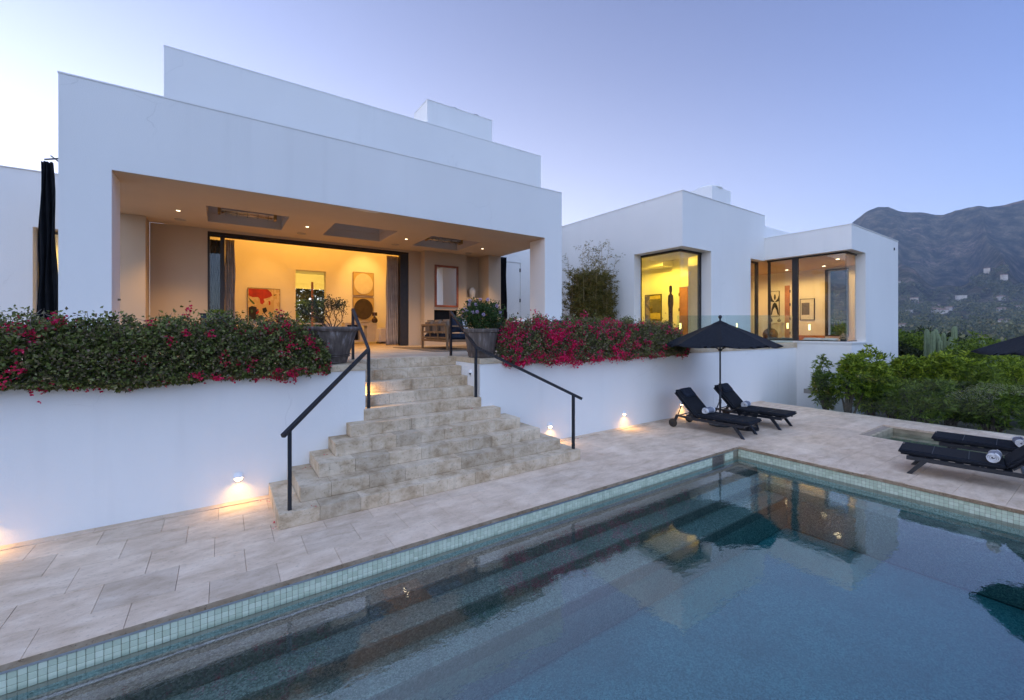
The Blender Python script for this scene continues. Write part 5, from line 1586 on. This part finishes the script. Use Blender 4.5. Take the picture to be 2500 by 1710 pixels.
MB().cbox(17.50, 17.66, 5.48, 5.64, SL2, SL2 + .08, .004).build('block', 'firebox_black', bs)
# ------------------------------------------------------------------ bougainvillea hedges spilling over the wall
def lump(x, seed):
    r = np.random.default_rng(seed); o = np.zeros_like(x)
    for k in range(7):
        o += r.uniform(.3, 1) * np.sin(x * r.uniform(1.2, 9.0) + r.uniform(0, 6.28))
    return o / 3.0
def hedge_points(n, x0, x1, seed, top, depth=0.30, front=0.17, drop=0.0):
    """points through a trailing hedge lying on the wall cap; top = function of x giving its height"""
    r = np.random.default_rng(seed)
    x = r.uniform(x0, x1, n)
    th = r.uniform(-.30 * np.pi, .78 * np.pi, n)              # cross-section angle, 0 = towards the pool, pi/2 = up
    end = np.clip(np.minimum(x - x0, x1 - x) / .45, 0, 1) ** .5
    hz = (top(x) - 1.74) * (.40 + .60 * end)
    bulge = 1 + .18 * lump(x, seed) * np.cos(th) + .15 * lump(x * 1.7 + th * 2.0, seed + 1) + .17 * lump(x * 3.1 - th * 3.0, seed + 2)
    rho = 1 - np.abs(r.normal(0, .36, n)); rho = np.clip(rho, .05, 1.08) * bulge
    stray = r.random(n) < .035
    rho = np.where(stray, rho + r.uniform(0, .30, n), rho)
    ry = np.where(np.cos(th) > 0, front + .20 * end, .52)
    y = 6.93 - ry * np.cos(th) * rho
    z = 1.74 + np.where(np.sin(th) > 0, hz * np.sin(th) * rho, .10 * np.sin(th) * rho * (1 + .8 * lump(x * 2.2, seed + 9)))
    out = np.stack([-.0 * x, -np.cos(th), np.sin(th) * .9], 1)
    return np.stack([x, y, z], 1), out, rho
def lm_first(lm): return lm[0][0]
def boug(label, x0, x1, seed, top, nleaf, flowers, leafmats, flmat):
    t = thing('bougainvillea', label, 'shrub', ((x0 + x1) / 2, 7.0, T))
    P, D, rho = hedge_points(nleaf, x0, x1, seed, top)
    D = D + nrg.normal(size=D.shape) * .75 + np.array([0, 0, -.25])
    L = nrg.uniform(.030, .060, nleaf)
    V, F = leaves(P, D, L, L * .68, .2, .15)
    k = len(leafmats)
    lm, frac = leafmats
    msk = nrg.random(nleaf) < frac
    for mt_, sel, nm in ((lm[0], ~msk, 'foliage'), (lm[1], msk, 'dry_foliage')):
        idx = np.where(sel)[0]
        if len(idx) == 0: continue
        V2, F2 = leaves(P[idx], D[idx], L[idx], L[idx] * .68, .2, .15)
        np_mesh(nm, V2, F2, mt_, t, 'stuff')
    # woody stems
    stems = MB(); rs = random.Random(seed)
    P2, D2, _ = hedge_points(420, x0, x1, seed + 5, top)
    for p, d_ in zip(P2, D2):
        q = Vector(p); b0 = Vector((q.x + rs.uniform(-.3, .3), 7.05, 1.78))
        mid = b0.lerp(q, .6) + Vector((rs.uniform(-.08, .08), rs.uniform(-.05, .05), .08))
        stems.tube([b0, mid, q + Vector(d_) * rs.uniform(0, .07)], [.008, .005, .0025], 5)
    for _ in range(60):                                        # long arching shoots
        xx = rs.uniform(x0 + .1, x1 - .1); zt = float(top(np.array([xx]))[0])
        dx, dy = rs.uniform(-.22, .22), rs.uniform(-.25, .25)
        stems.tube([(xx, 7.0, zt - .15), (xx + dx * .4, 7.0 + dy * .4, zt + .06), (xx + dx, 7 + dy, zt + rs.uniform(.08, .17))], [.005, .004, .002], 5)
    stuff(stems.build('stems', 'twig', t))
    SP = []
    for _ in range(150):
        xx = rs.uniform(x0 + .05, x1 - .05); zt = float(top(np.array([xx]))[0]); dx, dy, up_ = rs.uniform(-.2, .2), rs.uniform(-.3, .15), rs.uniform(.03, .13)
        for q in range(9):
            f_ = q / 8; SP.append((xx + dx * f_, 6.95 + dy * f_, zt - .06 + (up_ + .06) * math.sin(f_ * 1.9)))
    for _ in range(110):                                       # trailing shoots over the wall
        xx = rs.uniform(x0 + .05, x1 - .05); dx, dn = rs.uniform(-.12, .12), rs.uniform(.0, .09)
        for q in range(7):
            f_ = q / 6; SP.append((xx + dx * f_, 6.73 - .03 * f_, 1.72 - dn * f_))
    SP = np.array(SP) + nrg.normal(size=(len(SP), 3)) * .012
    V, F = leaves(SP, sphere_dirs(len(SP)) + np.array([0, -.4, .1]), nrg.uniform(.03, .05, len(SP)), .028, .2, .15)
    np_mesh('shoot_leaves', V, F, lm_first(leafmats), t, 'stuff')
    # blossom: clusters of papery bracts
    C0, Dn = [], []
    for (xa, xb, ncl, size, front_only) in flowers:
        Pc, Dc, rh = hedge_points(ncl * 3, xa, xb, seed + 31 + int(abs(xa) * 10), top)
        ok = rh > .86
        if front_only: ok &= Dc[:, 1] < .2
        Pc, Dc = Pc[ok][:ncl], Dc[ok][:ncl]
        for p, d_ in zip(Pc, Dc):
            m = rs.randint(5, 16)
            C0.append(p + d_ * .03 + nrg.normal(size=(m, 3)) * size); Dn.append(np.tile(d_, (m, 1)))
    C0 = np.concatenate(C0); Dn = np.concatenate(Dn)
    B = np.repeat(C0, 3, 0); Dd = np.repeat(Dn, 3, 0) + nrg.normal(size=(len(B), 3)) * .8
    Lb = nrg.uniform(.022, .034, len(B))
    V, F = leaves(B, Dd, Lb, Lb * .85, .15)
    np_mesh('blossom', V, F, flmat, t, 'stuff')
    n = len(C0) // 14
    idx = nrg.choice(len(C0), n)
    V, F = leaves(C0[idx] + nrg.normal(size=(n, 3)) * .05, sphere_dirs(n), .022, .012); np_mesh('small_white_flowers', V, F, 'white_petal', t, 'stuff')
    return t
tl_ = lambda x: 2.37 + .05 * lump(np.asarray(x) * 1.4, 41) + np.interp(x, [-4, -2, 0, .9, 1.3], [.0, .0, .02, .02, -.10])
boug('sprawling bougainvillea with scattered magenta flowers left of the stairs', -4.2, 1.33, 3, tl_, 76000,
     [(-4.2, -1.0, 150, .036, False), (-1.0, .4, 70, .030, False), (.2, 1.3, 95, .030, False)], (('boug_leaf', 'boug_leaf_dry'), .30), 'boug_flower_dim')
tr_ = lambda x: 2.40 + .05 * lump(np.asarray(x) * 1.3, 51) + np.interp(x, [4.3, 5, 7, 9, 10.3], [.0, .04, .06, .05, -.12])
boug('dense crimson bougainvillea right of the stairs', 4.42, 10.35, 8, tr_, 66000,
     [(4.42, 6.6, 420, .040, False), (6.0, 8.2, 190, .036, False), (7.6, 10.3, 110, .030, False)], (('boug_leaf', 'boug_leaf_dry'), .55), 'boug_flower')

# ------------------------------------------------------------------ plants in the pots
def branchy(root, base, n_main, hgt, spread, rs, mb, tips, levels=3):
    for _ in range(n_main):
        a = rs.uniform(0, 6.28); p = Vector(base); d = Vector((math.cos(a) * spread, math.sin(a) * spread, 1)).normalized()
        stack = [(p, d, hgt * rs.uniform(.34, .46), .012, 0)]
        while stack:
            p, d, L, r, lv = stack.pop()
            mid = p + d * L * .5 + Vector((rs.uniform(-1, 1), rs.uniform(-1, 1), rs.uniform(-.5, .5))) * L * .12
            q = p + d * L
            mb.tube([p, mid, q], [r, r * .8, r * .6], 5)
            if lv >= levels: tips.append((q, d)); continue
            for _k in range(rs.choice([2, 2, 3])):
                nd = (d + Vector((rs.uniform(-1, 1), rs.uniform(-1, 1), rs.uniform(-.35, .7))) * .75).normalized()
                stack.append((q, nd, L * rs.uniform(.55, .78), r * .62, lv + 1))
            tips.append((q, d))
t = thing('potted_shrub', 'sparse leafy shrub with bare twigs in the left pot', 'plant', (1.48, 7.22, 2.3))
rs = random.Random(5); mb = MB(); tips = []
branchy(t, (1.45, 7.22, T + .52), 6, .60, 1.05, rs, mb, tips)
mb.build('twigs', 'bark', t)
P = np.array([tuple(q) for q, d in tips]); P = np.repeat(P, 13, 0) + nrg.normal(size=(len(P) * 13, 3)) * .030
V, F = leaves(P, sphere_dirs(len(P)) + np.array([0, 0, .3]), nrg.uniform(.018, .036, len(P)), .016); np_mesh('leaves', V, F, 'sparse_leaf', t)
t = thing('rose_bush', 'round rose bush with pale lilac blooms in the right pot', 'plant', (4.16, 7.14, 2.3))
mb = MB(); tips = []
branchy(t, (4.16, 7.14, T + .50), 7, .50, .7, rs, mb, tips, 2); mb.build('twigs', 'bark', t)
n = 5200
d_ = sphere_dirs(n); rr_ = nrg.uniform(.25, 1.05, n) ** .6
P = np.array([4.18, 7.14, 2.56]) + d_ * rr_[:, None] * np.array([.41, .39, .30]) * (1 + .22 * np.sin(d_[:, :1] * 6 + d_[:, 2:] * 5) + .12 * np.sin(d_[:, 1:2] * 11 + d_[:, 2:] * 9))
P = P[P[:, 2] > 2.28]
V, F = leaves(P, unit(P - np.array([4.18, 7.14, 2.45])) + nrg.normal(size=P.shape) * .7, nrg.uniform(.03, .055, len(P)), .026); np_mesh('leaves', V, F, 'rose_leaf', t, 'stuff')
for k in range(17):
    d = Vector((rng.uniform(-1, 1), rng.uniform(-1, .4), rng.uniform(-.15, 1))).normalized()
    c0 = np.array([4.18 + d.x * .37, 7.14 + d.y * .36, 2.56 + d.z * (.33 if k > 4 else .40)])
    m = 26; dd = sphere_dirs(m); Pq = c0 + dd * .010
    V, F = leaves(Pq, dd + np.array([d.x, d.y, d.z]) * .5, .032, .030, .35); np_mesh('bloom', V, F, 'lilac_petal', t)

# ------------------------------------------------------------------ bamboo clump
t = thing('bamboo_clump', 'dense bamboo clump against the white wing wall', 'bamboo', (10.75, 10.8, T))
cn = MB(); rs = random.Random(9); LP = []; LD = []
for k in range(85):
    bx_, by_ = 10.75 + rs.uniform(-.72, .62), 10.8 + rs.uniform(-.5, .5)
    h = rs.uniform(1.9, 2.7) if k > 16 else rs.uniform(2.8, 3.75)
    lean = (rs.uniform(-.25, .25), rs.uniform(-.25, .25))
    pts = [(bx_ + lean[0] * f * f, by_ + lean[1] * f * f, T + h * f) for f in (0, .35, .7, 1)]
    cn.tube(pts, [.011, .010, .007, .003], 5)
    tall = k <= 16
    nb = int(h / .12)
    for q in range(nb):
        f = rs.uniform(.12, 1.0) if not tall else rs.uniform(.3, 1.0)
        px_, py_, pz_ = bx_ + lean[0] * f * f, by_ + lean[1] * f * f, T + h * f
        a = rs.uniform(0, 6.28); L = rs.uniform(.10, .36) * (1 if pz_ < 4.3 else .75)
        e = (px_ + math.cos(a) * L, py_ + math.sin(a) * L, pz_ + rs.uniform(.0, .25))
        cn.tube([(px_, py_, pz_), e], [.003, .0015], 4)
        m = 34 if pz_ < 4.25 else 6
        for _ in range(m):
            s_ = rs.uniform(.3, 1.05)
            LP.append((px_ + (e[0] - px_) * s_ + rs.gauss(0, .03), py_ + (e[1] - py_) * s_ + rs.gauss(0, .03), pz_ + (e[2] - pz_) * s_ + rs.gauss(0, .03))); LD.append((math.cos(a) + rs.gauss(0, .7), math.sin(a) + rs.gauss(0, .7), rs.gauss(-.2, .6)))
cn.build('canes', 'bamboo_cane', t)
V, F = leaves(np.array(LP), np.array(LD), nrg.uniform(.06, .11, len(LP)), .022); np_mesh('leaves', V, F, 'bamboo_leaf', t, 'stuff')

# ------------------------------------------------------------------ garden shrubs beyond the glass fence
def shrub(name, label, cx, cy, z0, rx, ry, h, mat, n_ros, leafL, leafW, per=9, seed=1, group='garden shrubs beyond the glass fence', trunks=5, low=.15, cat='shrub', holes=0.25):
    r = np.random.default_rng(seed); rs = random.Random(seed)
    t = thing(name, label, cat, (cx, cy, z0), group=group)
    tk = MB()
    # lobes of foliage
    nl = rs.randint(9, 13); lob = []
    for k in range(nl):
        a = rs.uniform(0, 6.28); q = rs.uniform(.15, .72)
        zz = rs.uniform(low + .15, .80)
        lob.append((cx + rx * q * math.cos(a), cy + ry * q * math.sin(a), z0 + h * zz, rs.uniform(.30, .52)))
    for (lx, ly, lz, s_) in lob:
        b0 = (cx + rs.uniform(-.12, .12) * rx, cy + rs.uniform(-.12, .12) * ry, z0)
        tk.tube([b0, ((b0[0] + lx) / 2 + rs.uniform(-.06, .06), (b0[1] + ly) / 2, z0 + (lz - z0) * .55), (lx, ly, lz)], [.035 * h / 2 + .01, .022 * h / 2 + .006, .008], 6)
    tk.build('branches', 'bark', t)
    PP, DD = [], []
    for (lx, ly, lz, s_) in lob:
        m = int(n_ros / nl)
        d = unit(r.normal(size=(m, 3)))
        rad_ = s_ * np.array([rx, ry, h * .5]) * (1 - np.abs(r.normal(0, .22, m)))[:, None]
        wob = 1 + .22 * np.sin(d[:, :1] * 7 + lx * 3) * np.sin(d[:, 1:2] * 6 + ly) + .15 * np.sin(d[:, 2:] * 9 + lz * 4)
        p = np.array([lx, ly, lz]) + d * rad_ * wob
        PP.append(p); DD.append(unit(d + np.array([0, 0, .55])))
    PP = np.concatenate(PP); DD = np.concatenate(DD)
    ok = PP[:, 2] > z0 + .02
    PP, DD = PP[ok], DD[ok]
    P2 = np.repeat(PP, per, 0); A2 = np.repeat(DD, per, 0)
    d2 = unit(np.cross(A2, r.normal(size=A2.shape))) * .85 + A2 * .65
    L = r.uniform(.65, 1.1, len(P2)) * leafL
    V, F = leaves(P2 + r.normal(size=P2.shape) * leafL * .12, d2, L, L * leafW, .18, .1)
    np_mesh('foliage', V, F, mat, t, 'stuff')
    return t
GZ = -.46
shrub('pittosporum_shrub', 'leggy green shrub at the wall corner, leftmost by the glass fence', 15.35, 4.75, GZ, .60, .55, 2.1, 'pitt_leaf', 430, .15, .27, 9, 3, trunks=6)
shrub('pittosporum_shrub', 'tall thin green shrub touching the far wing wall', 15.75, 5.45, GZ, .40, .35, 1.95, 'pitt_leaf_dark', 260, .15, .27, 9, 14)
shrub('pittosporum_shrub', 'dense green shrub between the wall corner and the broad one', 15.95, 4.35, GZ, .75, .6, 1.95, 'pitt_leaf', 620, .16, .27, 9, 23)
shrub('pittosporum_shrub', 'broad bright green shrub in front of the far wing corner', 16.45, 3.95, GZ, 1.0, .85, 2.15, 'pitt_leaf', 1150, .165, .27, 9, 4)
shrub('pittosporum_shrub', 'lush green shrub right of the far wing end', 17.2, 2.9, GZ, 1.05, .9, 2.2, 'pitt_leaf', 1150, .165, .27, 9, 5)
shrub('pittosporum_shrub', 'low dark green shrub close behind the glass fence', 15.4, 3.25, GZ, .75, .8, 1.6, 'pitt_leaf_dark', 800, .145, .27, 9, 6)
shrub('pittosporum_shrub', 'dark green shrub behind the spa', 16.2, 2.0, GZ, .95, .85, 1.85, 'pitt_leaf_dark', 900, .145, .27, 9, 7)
shrub('feathery_bush', 'pale feathery green bush low at the right edge', 15.7, .75, GZ, .95, .85, 1.05, 'bright_leaf', 1500, .085, .13, 9, 8, low=.0)
shrub('pittosporum_shrub', 'bright green shrub under the right parasol edge', 18.9, 1.5, GZ, 1.3, 1.1, 2.25, 'pitt_leaf', 1100, .13, .27, 9, 9)
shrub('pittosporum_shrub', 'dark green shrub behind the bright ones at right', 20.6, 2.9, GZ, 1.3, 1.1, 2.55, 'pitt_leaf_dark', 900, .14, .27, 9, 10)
shrub('pittosporum_shrub', 'green shrub at the extreme right behind the parasol', 18.6, -.6, GZ, 1.4, 1.1, 2.1, 'pitt_leaf', 900, .13, .27, 9, 12)
# trees behind
def tree(name, label, cx, cy, z0, rx, h, mat, nleaf, seed, lL=.16):
    r = np.random.default_rng(seed); rs = random.Random(seed)
    t = thing(name, label, 'tree', (cx, cy, z0), group='garden trees before the mountain')
    tk = MB(); tk.tube([(cx, cy, z0), (cx + .1, cy, z0 + h * .3), (cx, cy + .1, z0 + h * .55)], [.04 * h, .032 * h, .02 * h], 8)
    lob = []
    for k in range(13):
        a = rs.uniform(0, 6.28); q = rs.uniform(.0, .72); lz = z0 + h * rs.uniform(.42, .86)
        lob.append((cx + rx * q * math.cos(a), cy + rx * q * math.sin(a), lz, rs.uniform(.26, .42)))
        tk.tube([(cx, cy, z0 + h * .42), ((cx + lob[-1][0]) / 2, (cy + lob[-1][1]) / 2, z0 + (lz - z0) * .8), lob[-1][:3]], [.014 * h, .009 * h, .004 * h], 5)
    tk.build('trunk', 'bark', t)
    PP = []; DD = []
    for (lx, ly, lz, s_) in lob:
        m = nleaf // 13; d = unit(r.normal(size=(m, 3)))
        p = np.array([lx, ly, lz]) + d * s_ * rx * (1 - np.abs(r.normal(0, .2, m)))[:, None] * np.array([1, 1, .75]) * (1 + .2 * np.sin(d[:, :1] * 8 + lx) * np.cos(d[:, 1:2] * 7))
        PP.append(p); DD.append(d)
    PP = np.concatenate(PP); DD = np.concatenate(DD)
    V, F = leaves(PP, DD + r.normal(size=DD.shape) * .8, r.uniform(.6, 1.1, len(PP)) * lL, lL * .5); np_mesh('crown', V, F, mat, t, 'stuff')
tree('oak_tree', 'round dark green tree behind the shrubs, right of the far wing', 26.5, 6.6, -1.5, 2.0, 4.2, 'pitt_leaf_dark', 15000, 3, .17)
tree('oak_tree', 'dark low tree touching the end of the far wing', 24.0, 6.2, -1.5, 1.5, 3.5, 'oak_leaf', 9000, 4, .15)
tree('oak_tree', 'dark tree behind the cactus', 30.5, 5.9, -1.6, 2.2, 3.9, 'oak_leaf', 10000, 5, .18)
tree('oak_tree', 'olive green tree partly under the right parasol', 33.0, 3.0, -2.0, 2.4, 4.0, 'pitt_leaf_dark', 10000, 6, .2)
tree('oak_tree', 'small tree at the right edge behind the parasol', 27.0, 1.2, -1.8, 1.8, 3.6, 'pitt_leaf', 8000, 7, .17)
tree('oak_tree', 'dark tree seen through the far wing window', 28.5, 9.0, -1.6, 2.0, 4.4, 'pitt_leaf_dark', 9000, 8, .17)
# columnar cactus clumps
def cactus(label, cx, cy, z0, cols, seed):
    t = thing('column_cactus', label, 'cactus', (cx, cy, z0), group='column cacti among the shrubs'); rs = random.Random(seed)
    for (ox, oy, h, r_, lean) in cols:
        mb = MB(); n = 20; m = 10
        for j in range(m + 1):
            f = (j / 7 * .93 if j <= 7 else .93 + .07 * (j - 7) / 3); rr2 = r_ * (1 if f < .93 else math.sqrt(max(0.02, 1 - ((f - .93) / .075) ** 2)))
            for k in range(n):
                a = 2 * math.pi * k / n; q = rr2 * (1 + .13 * (1 if k % 2 else -1))
                mb.v.append((cx + ox + lean * f + q * math.cos(a), cy + oy + q * math.sin(a), z0 + h * f))
        for j in range(m):
            for k in range(n):
                k2 = (k + 1) % n; mb.f.append((j * n + k, j * n + k2, (j + 1) * n + k2, (j + 1) * n + k))
        mb.f.append(tuple(m * n + k for k in range(n)))
        mb.build('column', 'cactus_skin', t)
crs = random.Random(4)
cactus('pale green column cactus clump left of the right parasol tip', 23.6, 4.35, GZ, [(crs.uniform(-.7, 1.1), crs.uniform(-.5, .4), crs.uniform(2.2, 2.95), crs.uniform(.055, .085), crs.uniform(-.12, .12)) for _ in range(14)], 1)
cactus('pale green cactus clump under the right parasol edge', 22.8, 3.0, GZ, [(crs.uniform(-.2, 1.2), crs.uniform(-1.0, .3), crs.uniform(1.7, 2.4), crs.uniform(.06, .09), crs.uniform(-.12, .15)) for _ in range(13)], 2)

# ------------------------------------------------------------------ valley woodland, far houses
def ground_at(x, y):
    r = math.hypot(x, y); az = math.degrees(math.atan2(y, x))
    return float(terrain_height(np.array([r]), np.array([az]))[0])
r = np.random.default_rng(77)
n = 2600
az = r.uniform(-14, 30, n); rr_ = 60 + 1060 * r.random(n) ** 1.1
FHA = [(12.4, 900), (12.1, 985), (8.95, 1010), (9.0, 940), (7.75, 905), (7.15, 915), (6.65, 900), (5.75, 900), (13.05, 700), (7.35, 1130), (6.35, 1060), (13.3, 1070)]
ca = np.concatenate([r.normal(a_, .42, 34) for a_, d_ in FHA]); cr_ = np.concatenate([d_ - np.abs(r.normal(14, 26, 34)) + 6 for a_, d_ in FHA])
az = np.concatenate([az, ca]); rr_ = np.concatenate([rr_, cr_]); n = len(az)
x = rr_ * np.cos(np.radians(az)); y = rr_ * np.sin(np.radians(az)); z = terrain_height(rr_, az)
sz = r.uniform(1.8, 4.6, n) * np.interp(rr_, [60, 400, 1100], [.8, 1.0, 1.25])
m = 46
d = unit(r.normal(size=(n, m, 3)).reshape(-1, 3)).reshape(n, m, 3)
P = np.stack([x, y, z + sz * .75], 1)[:, None, :] + d * (sz[:, None] * (1 - np.abs(r.normal(0, .2, (n, m)))))[..., None] * np.array([1, 1, .85])
L = np.repeat(sz * .55, m)
V, F = leaves(P.reshape(-1, 3), (d + r.normal(size=d.shape) * .6).reshape(-1, 3), L, L * .8)
wd_ = np_mesh('valley_woodland', V, F, 'far_leaf', None, 'stuff')
tag(wd_, 'wooded valley of small trees below the mountain', 'woodland')
def far_house(label, px, py, dist, w, d_, h, rz, roofed):
    """px,py: bearing in degrees and elevation are taken from the site plan"""
    azr = rad(px); x, y = dist * math.cos(azr), dist * math.sin(azr); z = ground_at(x, y) + py
    t = thing('hillside_house', label, 'house', (x, y, z), group='distant houses on the hillside')
    b = MB().box(-w / 2, w / 2, -d_ / 2, d_ / 2, -6, h); Rz = Matrix.Translation((x, y, z)) @ Matrix.Rotation(rz, 4, 'Z'); b.rotated(Rz).build('wall', 'far_wall', t)
    rf = MB()
    if roofed: rf.prism([(-d_ / 2 - .6, h), (d_ / 2 + .6, h), (0, h + d_ * .28)], 'x', -w / 2 - .6, w / 2 + .6)
    else: rf.box(-w / 2 - .3, w / 2 + .3, -d_ / 2 - .3, d_ / 2 + .3, h + .01, h + .6)
    rf.rotated(Rz).build('roof', 'far_roof' if roofed else 'far_wall', t)
FH = [(12.4, 0, 900, 26, 9, 6, 0), (12.1, 6, 985, 18, 8, 5, 1), (8.95, 10, 1010, 22, 8, 5, 0), (9.0, 2, 940, 16, 7, 5, 1), (7.75, 2, 905, 13, 8, 4.5, 1), (7.15, 4, 915, 20, 9, 6, 0), (6.65, 4, 900, 13, 7, 4, 0), (5.75, 3, 900, 10, 7, 5, 1), (13.05, 0, 700, 14, 8, 4.5, 1), (13.0, 0, 560, 10, 6, 4, 1), (7.35, 12, 1130, 14, 8, 6, 1), (6.35, 12, 1060, 12, 8, 5, 1), (13.3, 8, 1070, 12, 7, 4, 1), (12.6, 2, 830, 22, 7, 3.5, 0), (6.4, 0, 640, 11, 7, 4, 1)]
LB = ['wide white house on the lower slope nearest the far wing', 'white house above the widest one near the far wing', 'long pale house row high in the middle of the slope', 'pale house just below the long middle row', 'small pale house left of the two storey white one', 'two storey white house right of centre on the slope', 'small white annexe right of the two storey house', 'small pale house near the right parasol', 'pale cottage low by the far wing edge', 'tiny cottage lowest among the valley trees', 'lone pale house highest on the slope', 'pale house high at the right', 'pale house high beside the far wing edge', 'long low white terrace below the widest house', 'cottage low at the right among trees']
for k, ((a, dz, dist, w, d_, h, rf), lb) in enumerate(zip(FH, LB)):
    far_house(lb, a, dz, dist, w * .55, d_ * .7, h * .55, rad(a) + rng.uniform(-.5, .5) + math.pi / 2, bool(rf))

hr = random.Random(12)
ORD = ['first', 'second', 'third', 'fourth', 'fifth', 'sixth', 'seventh', 'eighth', 'ninth', 'tenth', 'eleventh', 'twelfth', 'thirteenth', 'fourteenth']
for k, a_ in enumerate(sorted([hr.uniform(5.4, 13.2) for _ in range(14)], reverse=True)):
    far_house(f'tiny pale house among the lower slope trees, {ORD[k]} from the left', a_, hr.uniform(1, 5), hr.uniform(800, 1000), hr.uniform(5, 9), hr.uniform(4, 6), hr.uniform(2, 3), rad(a_) + hr.uniform(-.6, .6) + math.pi / 2, True)

# ------------------------------------------------------------------ evening haze
hz = MB(); hz.box(-1900, 1900, -1900, 1900, -60, 420)
ho = hz.build('haze', 'stucco')
hm = bpy.data.materials.new('haze_air'); hm.use_nodes = True
hn = hm.node_tree.nodes; hl = hm.node_tree.links
hn.remove(hn['Principled BSDF'])
pv = hn.new('ShaderNodeVolumePrincipled')
pv.inputs['Color'].default_value = (.50, .66, .98, 1)
pv.inputs['Density'].default_value = HAZE
pv.inputs['Anisotropy'].default_value = 0.0
hl.new(pv.outputs[0], hn['Material Output'].inputs['Volume'])
ho.data.materials.clear(); ho.data.materials.append(hm)
tag(ho, 'thin blue evening haze over the valley', 'haze', kind='stuff')
